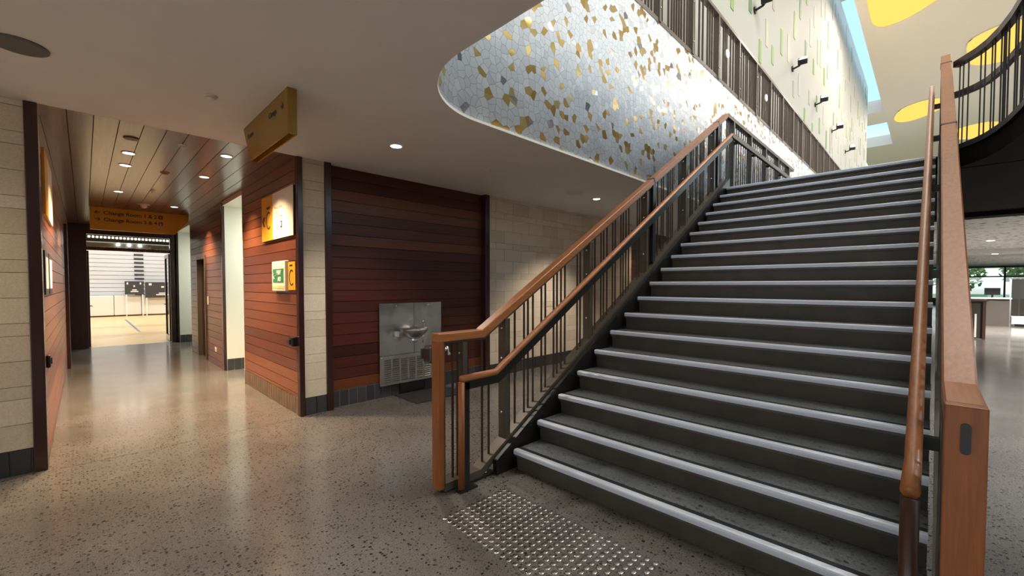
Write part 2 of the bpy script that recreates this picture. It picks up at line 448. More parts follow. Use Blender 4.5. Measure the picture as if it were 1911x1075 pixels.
# right hand lobby: low ceilings with mosaic, window wall
mb = MB(); mb.box(12.3, 25.5, -11, 2.85, CEIL, CEIL + .12); struct(mb, 'ceiling_lobby', M_mosaic_flat)
mb = MB(); mb.box(25.5, 29, -11, 2.85, CEIL - .12, CEIL + .12); struct(mb, 'ceiling_bulkhead', M_white)
mb = MB(); mb.box(29, 48, -11, 2.85, CEIL, CEIL + .12); struct(mb, 'ceiling_window_bay', M_mosaic_flat)

# cladding, blockwork and base tiles ---------------------------------
def boards_x(x0, x1, y, z0, z1, h=.129, mb=None, joint=None, rnd=None):
    """horizontal boards on a wall facing -Y (front face at y)"""
    z = z1
    while z > z0 + .01:
        zl = max(z - h, z0)
        mb.box(x0, x1, y, y + .018, zl + .0035, z - .0035)
        z -= h
def boards_y(x, y0, y1, z0, z1, h=.129, mb=None, face=-1):
    z = z1
    while z > z0 + .01:
        zl = max(z - h, z0)
        if face < 0: mb.box(x, x + .018, y0, y1, zl + .0035, z - .0035)
        else: mb.box(x - .018, x, y0, y1, zl + .0035, z - .0035)
        z -= h
def blocks_x(x0, x1, y, z0, z1, mb, off=0, stag=.2):
    """LLs courses of cream block on a wall facing -Y"""
    z = z0 - .0; k = 0; hs = [.2, .2, .1]
    while z < z1 - .01:
        h = hs[k % 3]; zt_ = min(z + h, z1); x = x0 - ((k % 2) * stag + off)
        while x < x1:
            a, b_ = max(x, x0), min(x + .4, x1)
            if b_ - a > .02: mb.box(a + .002, b_ - .002, y, y + .06, z + .002, zt_ - .002)
            x += .4
        z += h; k += 1
def tiles_x(x0, x1, y, mb, h=.2, w=.112):
    x = x0
    while x < x1 - .005:
        mb.box(x + .004, min(x + w, x1) - .004, y, y + .03, .003, h - .003); x += w
def tiles_y(x, y0, y1, mb, h=.2, w=.112, face=-1):
    y = y0
    while y < y1 - .005:
        a = (x, x + .03) if face < 0 else (x - .03, x)
        mb.box(a[0], a[1], y + .004, min(y + w, y1) - .004, .003, h - .003); y += w

# left stone wall
mb = MB(); blocks_x(-4.5, -.31, YW, .2, CEIL, mb, off=.01); struct(mb, 'wall_left', M_block)
mb = MB(); mb.box(-4.5, -.31, YW + .012, YW + .3, 0, CEIL); struct(mb, 'wall_left_core', M_mortar)
mb = MB(); tiles_x(-4.5 + .03, -.31, YW - .004, mb); struct(mb, 'baseboard_left', M_tile)
mb = MB(); mb.box(-.31, -.235, YW - .02, YW + .12, 0, CEIL); struct(mb, 'trim_4', M_trim, bevel=.004)
# corridor left wall
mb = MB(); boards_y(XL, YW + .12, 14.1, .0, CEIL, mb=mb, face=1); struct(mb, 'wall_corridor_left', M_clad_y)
mb = MB(); mb.box(XL - .3, XL - .010, YW + .1, 14.1, 0, CEIL); struct(mb, 'wall_corridor_left_core', M_groove)
mb = MB(); mb.box(XL - .1, XL + .045, 11.0, 11.1, 0, 2.6); struct(mb, 'trim_5', M_trim, bevel=.004)
# pillar between corridor and fountain wall
mb = MB(); mb.box(XR - .012, XR + .045, YW - .02, YW + .06, 0, CEIL); struct(mb, 'trim_6', M_trim, bevel=.004)
mb = MB(); blocks_x(XR + .045, 2.01, YW, .2, CEIL, mb, off=.05, stag=0); struct(mb, 'wall_pillar', M_block)
mb = MB(); mb.box(XR + .045, 2.01, YW + .012, YW + .2, 0, CEIL); struct(mb, 'wall_pillar_core', M_mortar)
mb = MB(); tiles_x(XR + .05, 2.01, YW - .004, mb, w=.125); struct(mb, 'baseboard_pillar', M_tile)
# fountain wall
YF = 5.175
mb = MB(); mb.box(2.01, 2.085, YW - .02, YW + .14, 0, CEIL); struct(mb, 'trim_7', M_trim, bevel=.004)
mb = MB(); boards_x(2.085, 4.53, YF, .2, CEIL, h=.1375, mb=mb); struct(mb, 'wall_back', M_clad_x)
mb = MB(); mb.box(2.0, 4.6, YF + .010, YF + .25, 0, CEIL); struct(mb, 'wall_back_core', M_groove)
mb = MB(); tiles_x(2.085, 4.53, YF - .004, mb, w=.115); struct(mb, 'baseboard_back', M_tile)
mb = MB(); mb.box(2.085, 4.53, YF + .004, YF + .02, 0, .2); struct(mb, 'baseboard_back_grout', M_tilegrout)
mb = MB(); mb.box(4.53, 4.62, YW - .02, YW + .14, 0, CEIL); struct(mb, 'trim_8', M_trim, bevel=.004)
# stone wall behind the stair
mb = MB(); blocks_x(4.62, 9.2, YW, .2, CEIL, mb, off=.05); struct(mb, 'wall_behind_stair', M_block)
mb = MB(); mb.box(4.62, 9.2, YW + .012, YW + .3, 0, CEIL); struct(mb, 'wall_behind_stair_core', M_mortar)
mb = MB(); tiles_x(4.62, 9.2, YW - .004, mb, w=.125); struct(mb, 'baseboard_behind_stair', M_tile)
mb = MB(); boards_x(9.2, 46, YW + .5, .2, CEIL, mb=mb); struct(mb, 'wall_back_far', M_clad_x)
mb = MB(); mb.box(9.2, 46, YW + .51, YW + .7, 0, CEIL); mb.box(9.1, 9.2, YW + .06, YW + .7, 0, CEIL); struct(mb, 'wall_back_far_core', M_groove)
mb = MB(); mb.box(9.2, 46, YW - .0, YW + .7, CEIL, CEIL + .06); struct(mb, 'ceiling_recess', M_white)

# corridor right wall, part by part
def rwall(y0, y1, nm, z0=.2):
    mb = MB(); boards_y(XR, y0, y1, z0, CEIL, mb=mb); struct(mb, nm, M_clad_y)
    mb = MB(); mb.box(XR + .010, XR + .2, y0, y1, 0, CEIL); struct(mb, nm + '_core', M_groove)
M_tile_lit = plain('lit_base_tile', (.17, .115, .075), .5, noise=.2, nscale=7)  # same dark base tile, corridor light put into its brown colour
rwall(YW + .06, 7.48, 'wall_corridor_right')
mb = MB(); tiles_y(XR - .004, YW + .06, 7.48, mb, w=.1); struct(mb, 'baseboard_right', M_tile_lit)
rwall(8.86, 10.3, 'wall_corridor_middle', 0.0)
rwall(11.18, 12.02, 'wall_corridor_far', 0.0)
mb = MB(); boards_y(XR, 10.3, 11.18, 2.1, CEIL, mb=mb); struct(mb, 'wall_corridor_lintel', M_clad_y)
mb = MB(); mb.box(XR + .01, XR + .2, 10.3, 11.18, 2.1, CEIL); struct(mb, 'wall_corridor_lintel_core', M_groove)
mb = MB(); mb.box(XR - .015, XR + .03, 8.79, 8.86, 0, CEIL - .02); struct(mb, 'trim_9', M_trim, bevel=.004)
mb = MB(); mb.box(XR - .0, XR + .2, 7.48, 7.5, 0, CEIL - .02); struct(mb, 'trim_10', M_wallwhite)
# side passage 1 and 2: white walls
for nm, ya, yb in (('passage', 7.5, 8.86), ('passage_far', 12.02, 14.05)):
    mb = MB(); mb.box(XR + .2, 5.0, yb - .06, yb + .12, 0, CEIL); mb.box(XR + .032, XR + .2, yb - .06, yb, 0, CEIL); struct(mb, 'wall_%s_end' % nm, M_wallwhite)
    mb = MB(); mb.box(XR + .2, 5.0, ya - .1, ya, 0, CEIL); struct(mb, 'wall_%s_near' % nm, M_wallwhite)
    mb = MB(); mb.box(5.0, 5.1, ya - .1, yb + .1, 0, CEIL); struct(mb, 'wall_%s_back' % nm, M_wallwhite)
    mb = MB(); mb.box(XR + .0, 5.0, ya, yb, 2.88, CEIL + .06); struct(mb, 'ceiling_%s' % nm, M_wallwhite)
    mb = MB(); tiles_x(XR + .034, 4.9, yb - .075, mb, w=.11); struct(mb, 'baseboard_%s' % nm, M_tile)
mb = MB(); mb.box(XR, XR + .2, 14.06, 14.2, 0, CEIL); struct(mb, 'trim_11', M_trim)
# corridor soffit boards
mb = MB(); x = XL
while x < XR + .02:
    x2 = min(x + .163, XR + .05); mb.box(x + .003, x2 - .003, YW, 14.2, CEIL, CEIL + .02); x += .163
struct(mb, 'ceiling_corridor', M_soffit)
mb = MB(); mb.box(-.6, XR + .3, YW + .001, 14.2, CEIL + .014, CEIL + .08); struct(mb, 'ceiling_corridor_core', M_groove)

# ------------------------------------------------------------------ corridor end door frame and gym
YD = 14.2
mb = MB()
for a, b_ in ((XL - .1, .055), (1.60, 1.92)): mb.box(a, b_, YD, YD + .14, 0, CEIL)
mb.box(.055, 1.6, YD, YD + .14, 2.34, 2.42); mb.box(.055, 1.6, YD + .002, YD + .138, 2.72, CEIL)
struct(mb, 'door_1', M_trim, bevel=.005)
mb = MB(); mb.box(.055, 1.6, YD + .06, YD + .068, 2.42, 2.72); struct(mb, 'window_1', M_glass)
M_gymwall = plain('gym_wall', (.16, .15, .14), .8)
mb = MB(); mb.box(-12, 16, 14.35, 32, -.15, 0); struct(mb, 'floor_gym', plain('gym_floor', (.74, .52, .25), .22, noise=.06, nscale=2))
mb = MB(); mb.box(-12, 16, 31.8, 32, 0, 9); struct(mb, 'wall_gym', plain('gym_back', (.7, .7, .7), .8))
mb = MB(); mb.box(-12, 16, 14.34, 32, 8.5, 8.7); struct(mb, 'ceiling_gym', M_gymwall)
mb = MB(); mb.box(-12, XL - .3, 14.2, 14.34, 0, 8.5); mb.box(1.92, 16, 14.2, 14.34, 0, 8.5); mb.box(XL - .3, 1.92, 14.2, 14.34, CEIL, 8.5); struct(mb, 'wall_gym_near', M_gymwall)
mb = MB(); mb.box(-12.2, -12, 14.3, 32, 0, 8.7); mb.box(16, 16.2, 14.3, 32, 0, 8.7); struct(mb, 'wall_gym_sides', M_gymwall)

# light wells and lamps of the setting ------------------------------
WARM = (1, .72, .45); NEU = (1, .88, .76); COOL = (.93, .97, 1)

# door leaves, swung open into the gym
for xx, sgn, lab in ((.070, 1, 'open dark-framed glazed door leaf at left of the bright gym doorway'), (1.60, -1, 'open dark-framed glazed door leaf at right of the bright gym doorway')):
    t = thing('door_leaf', lab, 'door', (xx, YD + .15, 0))
    mb = MB(); y0, y1 = YD + .16, YD + .94
    mb.box(xx - .02, xx + .02, y0, y0 + .09, .01, 2.33); mb.box(xx - .02, xx + .02, y1 - .09, y1, .01, 2.33)
    mb.box(xx - .02, xx + .02, y0 + .09, y1 - .09, .01, .16); mb.box(xx - .02, xx + .02, y0 + .09, y1 - .09, 2.23, 2.33)
    mb.build('frame', M_trim, t)
    MB().box(xx - .004, xx + .004, y0 + .09, y1 - .09, .16, 2.23).build('pane', M_glass, t)
    MB().tube([(xx, y1 - .05, .98), (xx + sgn * .06, y1 - .05, .98), (xx + sgn * .065, y1 - .2, .97)], .012, 8).build('handle', M_chrome, t, smooth=True)

# gym contents: bleachers, low wall, banners, lamps
t = thing('bleachers', 'pale grey retractable bleacher tiers seen through the gym doorway', 'bleachers', (2, 30, 0))
M_bl = plain('bleacher_grey', (.62, .64, .66), .6); M_bl2 = plain('bleacher_gap', (.12, .12, .13), .7)
mb = MB(); mg = MB(); ms = MB()
for k in range(12):
    z = .98 + k * .2; y = 28.3 + k * .02
    mb.box(-6, 12, y, 31, z + .02, z + .2); mg.box(-6, 12, y + .012, 31, z - .0, z + .02)
    ms.box(1.78, 2.14, y - .05, y + .2, z + .02, z + .10)
mb.build('tier_boards', M_bl, t); mg.build('tier_gaps', M_bl2, t); ms.build('aisle_steps', plain('aisle_dark', (.06, .06, .07), .6), t)
t = thing('crash_wall', 'long white padded wall in front of the gym bleachers', 'wall pad', (0, 28, 0))
mb = MB()
for k in range(9): mb.box(-6 + k * 1.0, -6 + k * 1.0 + .985, 27.9, 28.2, .05, 1.0)
mb.build('pads', plain('pad_white', (.80, .78, .72), .5), t, bevel=.03)
MB().box(-6, 3, 27.95, 28.15, 0, .05).build('plinth', M_black, t)
M_ban = plain('banner_black', (.05, .05, .055), .5)
for xa, xb, z0, z1, lab in ((1.38, 2.08, 1.05, 1.70, 'smaller black sponsor board with white marks before the gym bleachers'), (2.13, 3.5, .88, 1.66, 'wide black sponsor board with white marks at right in the gym')):
    t = thing('sponsor_board', lab, 'board', (xa, 27.8, 0)); yy = 27.75
    MB().box(xa, xb, yy, yy + .05, z0, z1).build('panel', M_ban, t)
    w = xb - xa
    for fa, fb, za, zb_ in ((.3, .7, z0 + .12, z0 + .17), (.38, .62, z0 + .2, z0 + .25), (.1, .18, z1 - .16, z1 - .06), (.78, .86, z1 - .16, z1 - .06), (.45, .53, z1 - .28, z1 - .2)):
        MB().box(xa + w * fa, xa + w * fb, yy - .006, yy, za, zb_).build('white_mark', M_signwhite, t)
    for q in (xa + .03, xb - .07): MB().box(q, q + .04, yy, yy + .05, 0, z0).build('leg', M_signwhite, t)
mb = MB(); mb.prism([(1.20, 18.2, .001), (1.26, 18.2, .001), (1.27, 25, .001), (1.21, 25, .001)], (0, 0, .001)); tag(mb.build('court_line', plain('court_blue', (.12, .16, .30), .4)), 'thin dark line marked on the yellow gym floor', 'court line')
t = thing('gym_truss', 'dark gym roof truss carrying a row of warm lamps above the doorway', 'truss', (1, 20, 0))
MB().box(-6, 10, 20, 20.15, 2.98, 3.30).build('beam', M_black, t)
MB().box(-6, 10, 19.97, 20.02, 2.955, 2.975).build('pale_rail', M_signwhite, t)
MB().box(-6, 10, 20.02, 20.12, 2.72, 2.95).build('lower_board', M_gymwall, t)
for k in range(24): MB().box(.02 + k * .097, .02 + k * .097 + .055, 19.97, 20.0, 3.10, 3.16).build('lamp', M_lamp_warm, t)
for k in range(3):
    tag(MB().lathe([(.05, 0), (.045, -.03)], (.85 + k * .285, 19.98, 2.90), 'y', 14).build('gym_lamp', M_lamp), 'round white gym lamp seen through the transom, ' + ('left', 'middle', 'right')[k] + ' of three', 'lamp', 'white lamps high in the gym')
for xx in (-4, 2, 8):
    for yy in (19, 25):
        area((xx, yy, 8.3), 3, 1.2, 330, (1, .97, .92), name='gym_light')

# ------------------------------------------------------------------ staircase
X0, TR, RS = 2.417, .288, .171
YS0, YS1 = -.014, 2.372
def nos(x): return RS + (x - X0) * RS / TR
LAND = 18 * RS
st = thing('staircase', 'wide dark stair of eighteen speckled treads with bright aluminium nosings', 'staircase', (X0, 1.18, 0))
for k in range(1, 19):
    xk = X0 + (k - 1) * TR; z = k * RS
    x2 = xk + TR + .04 if k < 18 else xk + .35
    tr = MB().box(xk + .03, x2, YS0, YS1, z - .045, z - .002).build('tread', M_tread, st)
    MB().prism([(xk + .044, YS0, z + .003), (xk + .012, YS0, z + .003), (xk + .004, YS0, z + .0005), (xk - .001, YS0, z - .006), (xk - .002, YS0, z - .014), (xk - .001, YS0, z - .034), (xk + .006, YS0, z - .036), (xk + .044, YS0, z - .036)], (0, YS1 - YS0, 0)).build('nosing', M_nosing, tr)
    MB().box(xk + .0445, xk + .088, YS0, YS1, z - .003, z + .001).build('grip_strip', M_grip, tr)
    zl = (k - 1) * RS
    mb = MB(); mb.prism([(xk + .03, YS0 + .002, z - .045), (xk + .045, YS0 + .002, zl - .004 if k > 1 else 0), (xk + .065, YS0 + .002, zl - .004 if k > 1 else 0), (xk + .05, YS0 + .002, z - .045)], (0, YS1 - YS0 - .004, 0))
    mb.box(xk + .006, xk + .034, YS0 + .002, YS1 - .002, z - .052, z - .037)
    mb.build('riser', M_riser, st)
def stringer(y0, y1):
    a, b_ = X0 - .16, X0 + 17 * TR + .25
    return MB().prism([(a, y0, .004), (a, y0, nos(a) + .044), (b_, y0, nos(b_) + .044), (b_, y0, nos(b_) - .34), (X0 + .2, y0, .004)], (0, y1 - y0, 0))
stringer(2.40, 2.445).build('stringer', M_black, st)
stringer(-.085, -.04).build('stringer', M_black, st)
mb = MB(); a, b_ = X0 + .15, X0 + 17 * TR + .1
mb.prism([(a, 0, max(.01, nos(a) - .30)), (b_, 0, nos(b_) - .30), (b_, 0, nos(b_) - .26), (a, 0, nos(a) - .24)], (0, 2.36, 0)); mb.build('soffit_plate', M_black, st)

# landing plate and bridge on the right
M_soff = plain('dark_soffit', (.012, .010, .009), .8, spec=.1)
curve = [(7.27, -.165), (7.23, -.195), (7.17, -.235), (7.02, -.33), (6.85, -.405), (6.6, -.475), (6.3, -.53), (5.9, -.575), (5.4, -.60), (4.6, -.615), (3.4, -.62)]
mb = MB()
mb.prism([(7.36, 2.56, LAND - .22), (12.3, 2.56, LAND - .22), (12.3, -.1, LAND - .22), (7.36, -.1, LAND - .22)], (0, 0, .215))
poly = curve + [(3.4, -6, ), (12.3, -6), (12.3, -.1)]
cx = [(x, y) for x, y in curve]
for i in range(len(cx) - 1):
    (xa, ya), (xb, yb) = cx[i], cx[i + 1]
    mb.prism([(xa, ya, LAND - .2), (xb, yb, LAND - .2), (xb, -6, LAND - .2), (xa, -6, LAND - .2)], (0, 0, .2))
mb.prism([(7.32, -.1, LAND - .2), (12.3, -.1, LAND - .2), (12.3, -6, LAND - .2), (7.32, -6, LAND - .2)], (0, 0, .2))
mb.box(11.9, 12.3, -6, 2.5, LAND - .28, LAND - .2)
struct(mb, 'floor_landing', M_soff)

# ------------------------------------------------------------------ guards
PITCHES = [.13, .245, .295, .36, .475, .53, .65, .70, .76, .82, 1.02, 1.07]
POSTX = [2.43, 3.63, 4.83, 5.97, 7.03]
SL = RS / TR
def ztop(x): return 1.155 if x < 2.17 else 1.155 + (x - 2.17) * .590
def zbot(x): return max(.045, nos(x) + .075)
def guard(label, yc, inner, recess):
    t = thing('stair_guard', label, 'guard rail', (1.75, yc, 0))
    xe = 7.62
    hw = .044
    MB().sweep([(1.796 if recess else 1.748, yc, 1.127), (2.17, yc, 1.127), (xe, yc, ztop(xe) - .028)], [(-hw, -.03), (hw, -.03), (hw, .024), (hw - .006, .03), (-hw + .006, .03), (-hw, .024)]).build('top_rail', M_rail, t)
    MB().sweep([(1.80, yc, 1.088), (2.185, yc, 1.088), (xe, yc, ztop(xe) - .072)], [(-.03, -.010), (.03, -.010), (.03, .010), (-.03, .010)]).build('rail_liner', M_steel_olive, t)
    MB().box(1.748, 1.795, yc - hw, yc + hw, .035, 1.157 if recess else 1.0965).build('newel_post', M_newel, t, bevel=.004)
    MB().box(1.796, 1.81, yc - .035, yc + .035, .03, 1.085).build('newel_liner', M_steel_olive, t)
    MB().sweep([(1.796, yc, .045), (2.14, yc, .045), (X0 + 17 * TR + .2, yc, zbot(X0 + 17 * TR + .2) - .03)], [(-.05, -.028), (.05, -.028), (.05, .028), (-.05, .028)]).build('bottom_rail', M_steel_olive, t)
    MB().box(2.02, 2.28, yc - .06, yc + .06, 0, .017).build('floor_plate', M_black, t)
    MB().lathe([(.012, .017), (.012, .03), (.006, .034), (.006, .05)], (2.2, yc - inner * -.03, 0), seg=10).build('bolt', M_bolt, t, smooth=True)
    for i, x in enumerate([1.99] + POSTX):
        p = MB().box(x - .022, x + .022, yc - .042, yc + .042, zbot(x) - .02, ztop(x) - .08).build('post', M_steel_olive, t, bevel=.002)
        zb_, zt_ = zbot(x) + .2, ztop(x) - .16
        for zz in (zb_, (zb_ + zt_) / 2 + .1, zt_):
            MB().lathe([(.011, 0), (.011, -.006), (.006, -.010)], (x - .022, yc, zz), 'x', 10).build('bolt', M_bolt, p, smooth=True)
        MB().box(x + .0225, x + .030, yc - .0425, yc + .0425, zbot(x), ztop(x) - .08).build('backing_plate', M_black, p)
    for x in (5.0, 7.2):
        MB().box(x - .035, x + .035, yc - .0425, yc + .0425, zbot(x), ztop(x) - .04).build('joint_post', M_black, t, bevel=.003)
        MB().sweep([(x - .014, yc, ztop(x - .014) - .028), (x + .014, yc, ztop(x + .014) - .028)], [(-.047, -.033), (.047, -.033), (.047, .033), (-.047, .033)]).build('joint_band', M_black, t)
    xs = [1.90, 1.945, 2.19, 2.26]
    for i, x in enumerate(POSTX[:-1]): xs += [x + d * (POSTX[i + 1] - x) / 1.2 for d in PITCHES]
    xs = [x for x in xs if abs(x - 5.0) > .045] + [7.3, 7.37, 7.43]
    for x in xs:
        MB().box(x - .0065, x + .0065, yc - .0065, yc + .0065, zbot(x) - .01, ztop(x) - .078).build('baluster', M_baluster, t)
    if recess:
        mb = MB(); rr_ = .0105
        pts = [(1.7485, yc + rr_ * math.cos(a), 1.098 + rr_ * math.sin(a)) for a in [math.pi * i / 8 for i in range(9)]] + [(1.7485, yc + rr_ * math.cos(a), 1.030 + rr_ * math.sin(a)) for a in [math.pi + math.pi * i / 8 for i in range(9)]]
        mb.prism(pts, (-.006, 0, 0)); o = mb.build('slot_plate', M_black, t); o['label'] = 'black oblong slot plate'
    return t
GL, GR = 2.50, -.079
guard('timber-topped steel stair guard on the left flank of the stair, beside the drinking fountain wall', GL, -1, False)
guard('timber-topped stair guard on the right flank, its newel holding a black slot plate', GR, 1, True)

def handrail(label, yc, inner):
    gy = GL if inner < 0 else GR
    t = thing('handrail', label, 'handrail', (1.90, yc, 0))
    xs, xb, xe = 1.90, 2.24, 7.60
    zt_ = lambda x: .825 if x < xb else .825 + (x - xb) * .592
    r = .026
    sec = [(r * math.cos(a), r * math.sin(a)) for a in [2 * math.pi * i / 14 for i in range(14)]]
    MB().sweep([(xs + .0, yc, .822), (xb, yc, .826), (xe, yc, zt_(xe))], sec).build('rail', M_rail, t, smooth=True)
    MB().sweep([(xs + .03, yc, .792), (xb + .012, yc, .792), (xe, yc, zt_(xe) - .044)], [(-.014, -.05), (.014, -.05), (.014, .012), (-.014, .012)]).build('rail_bar', M_black, t)
    MB().sweep([(xs, yc, .02), (xs, yc, .80)], [(r * .95 * math.cos(a), r * .95 * math.sin(a)) for a in [2 * math.pi * i / 14 for i in range(14)]]).build('newel', M_newel if inner < 0 else M_rail_dark, t, smooth=True)  # right newel is the same timber with its shade put into the colour
    MB().box(xs + .022, xs + .066, yc - .014, yc + .014, .015, .79).build('newel_bar', M_black, t)
    MB().box(xs - .03, xs + .13, yc - .03, yc + .03, 0, .015).build('base_plate', M_black, t)
    for x in [2.42, 3.62, 4.82, 5.96, 7.02]:
        z = zt_(x) - .075
        ya, yb = sorted((yc + (0.014 if inner < 0 else -.014), gy - (.042 if inner < 0 else -.042)))
        MB().box(x - .02, x + .02, ya, yb, z - .025, z + .025).build('bracket', M_black, t)
    return t
handrail('round timber handrail on a black bar along the left guard', 2.395, -1)
handrail('round timber handrail on the right of the stair, shade-coloured below its tapered end', .035, 1)

# level guard on the landing (left side)
t = thing('landing_guard', 'level steel and timber guard running along the landing at the stair head', 'guard rail', (7.6, GL, LAND))
ZT = ztop(7.62)
MB().sweep([(7.62, GL, ZT - .028), (12.4, GL, ZT - .028)], [(-.044, -.03), (.044, -.03), (.044, .03), (-.044, .03)]).build('top_rail', M_rail_dark, t)
MB().box(7.5, 12.3, GL - .04, GL + .04, LAND - .01, LAND + .05).build('bottom_rail', M_steel_olive, t)
MB().sweep([(7.6, 2.395, 4.0), (12.2, 2.395, 4.0)], [(-.022, -.05), (.022, -.05), (.022, .026), (-.022, .026)]).build('handrail', M_rail_dark, t)
px = [7.95, 8.95, 9.95, 10.95, 11.95]
for x in px:
    MB().box(x - .03, x + .03, GL - .042, GL + .042, LAND + .05, ZT - .058).build('post', M_steel_olive, t)
    MB().box(x - .02, x + .02, 2.40, GL - .042, 3.93, 3.97).build('bracket', M_black, t)
for x in px[:-1]:
    for d in (.15, .25, .36, .5, .62, .74, .85):
        MB().box(x + d - .008, x + d + .008, GL - .008, GL + .008, LAND + .05, ZT - .058).build('baluster', M_baluster, t)
for d in (7.68, 7.75, 7.82): MB().box(d - .008, d + .008, GL - .008, GL + .008, LAND + .05, ZT - .058).build('baluster', M_baluster, t)

# curved guard on the right of the landing
t = thing('curved_guard', 'dark curved guard with two rails on the black bridge at upper right', 'guard rail', (6.9, -.4, LAND))
cz = lambda z: [(x, y, z) for x, y in curve]
MB().sweep(cz(4.10), [(-.035, -.04), (.035, -.04), (.035, .03), (-.035, .03)]).build('top_rail', M_rail_dark, t)
MB().sweep([(x, y, 3.85) for x, y in [(7.62, -.125), (7.59, -.21), (7.47, -.335), (7.32, -.425), (7.05, -.504), (6.48, -.6), (5.9, -.64), (3.4, -.66)]], [(-.025, -.04), (.025, -.04), (.025, .03), (-.025, .03)]).build('handrail', M_rail_dark, t)
MB().sweep(cz(LAND + .03), [(-.03, -.03), (.03, -.03), (.03, .03), (-.03, .03)]).build('curb', M_black, t)
L = [0]
for i in range(len(curve) - 1): L.append(L[-1] + math.dist(curve[i], curve[i + 1]))
def along(s):
    for i in range(len(curve) - 1):
        if s <= L[i + 1]:
            f = (s - L[i]) / (L[i + 1] - L[i]); return tuple(curve[i][j] + f * (curve[i + 1][j] - curve[i][j]) for j in (0, 1))
    return curve[-1]
s = .05; k = 0; gaps = [.05, .07, .17, .07, .12, .06, .13, .06]
while s < L[-1]:
    x, y = along(s)
    MB().box(x - .006, x + .006, y - .006, y + .006, LAND + .05, 4.06).build('baluster', M_baluster, t)
    s += gaps[k % 8]; k += 1
for s in (3.3,):
    x, y = along(s)
    MB().box(x - .02, x + .02, y - .03, y + .03, LAND + .1, 4.06).build('post', M_rail_dark, t)

# upper balustrade above the mosaic
t = thing('upper_balustrade', 'long bronze flat-bar balustrade on the upper floor above the mosaic wall', 'balustrade', (4, VY, ZU))
M_bal = plain('brown_bronze', (.15, .115, .09), .4, .3)
YB = VY + .03; ZB0, ZB1 = ZU - .02, ZU + 1.2
MB().box(3.5, 46, YB - .05, YB + .05, ZB1 - .06, ZB1).build('top_rail', plain('bronze_rail', (.22, .18, .15), .35, .4), t)
MB().box(3.5, 46, YB - .035, YB + .05, ZB0 - .02, ZB0 + .05).build('bottom_rail', M_bal, t)
rest = MB(); cnt = 0; rb = random.Random(11); xs = []
x = 3.6
while x < 45.8:
    p = MB().box(x - .03, x + .03, YB - .05, YB + .05, ZB0, ZB1 - .06).build('post', M_bal, t)
    if x < 14:
        MB().lathe([(.014, 0), (.014, -.008), (.007, -.012)], (x - .0, YB - .05, ZB0 + .2), 'y', 10).build('bolt', M_bolt, p, smooth=True)
        MB().lathe([(.014, 0), (.014, -.008), (.007, -.012)], (x - .0, YB - .05, ZB0 + .85), 'y', 10).build('bolt', M_bolt, p, smooth=True)
    d = .14
    while d < 1.1:
        xs.append(x + d); d += rb.choice([.09, .11, .16, .22])
    x += 1.2
xs = [x for x in xs if x > 4.4]
for x in xs[:95]: MB().box(x - .007, x + .007, YB - .016, YB + .016, ZB0 + .05, ZB1 - .06).build('baluster', M_bal, t)
for x in xs[95:]: rest.box(x - .007, x + .007, YB - .016, YB + .016, ZB0 + .05, ZB1 - .06)
o = rest.build('distant_balusters', M_bal, t); o['kind'] = 'stuff'
for (x, z), lab in zip(((8.73, 5.92), (11.4, 5.92)), ('lit disc added as a lamp reflection on the upper balustrade, nearer of two', 'lit disc added as a lamp reflection on the upper balustrade, farther of two')):  # glowing discs added to stand in for downlight reflections in glass
    q = thing('balustrade_glint', lab, 'lamp', (x, VY - .03, z), 'reflection discs on the upper balustrade')
    MB().lathe([(.03, 0), (.075, -.02), (.08, -.04)], (x, VY - .02, z), 'y', 16).build('housing', M_ring, q)
    MB().lathe([(.072, -.041), (.06, -.05), (.03, -.056)], (x, VY - .02, z), 'y', 16).build('lens', M_lamp, q, smooth=True)

# mural spotlights
places = ['nearest of the row, near the picture top', 'second of the row along the mural', 'third of the row along the mural', 'fourth of the row along the mural', 'farthest of the row along the mural']
for i, x in enumerate((12.4, 16.6, 20.5, 24.5, 28.8)):
    z = 8.64
    t = thing('mural_spotlight', 'black spotlight on the patterned white wall, ' + places[i], 'spotlight', (x, YM, z), 'spotlights on the mural wall')
    MB().lathe([(.09, 0), (.09, -.04)], (x, YM, z), 'y', 14).build('wall_plate', M_black, t)
    MB().tube([(x, YM - .04, z), (x, YM - .20, z + .04), (x, YM - .28, z + .12)], .03, 8).build('arm', M_black, t)
    mb = MB(); mb.sweep([(x - .16, YM - .32, z + .06), (x + .16, YM - .28, z + .28)], [(-.13, -.08), (.13, -.08), (.13, .08), (-.13, .08)]); mb.build('head', M_black, t, bevel=.02)
    MB().sweep([(x - .165, YM - .33, z + .15), (x + .1, YM - .30, z + .33)], [(-.1, -.004), (.1, -.004), (.1, .004), (-.1, .004)]).build('lens', M_lamp_warm, t)
    spot((x + .05, YM - .45, z + .5), 45, (1, .84, .60), 110, .9, target=(x + 1.2, YM - 1.5, z + 4.0), r=.06, name='mural_light')

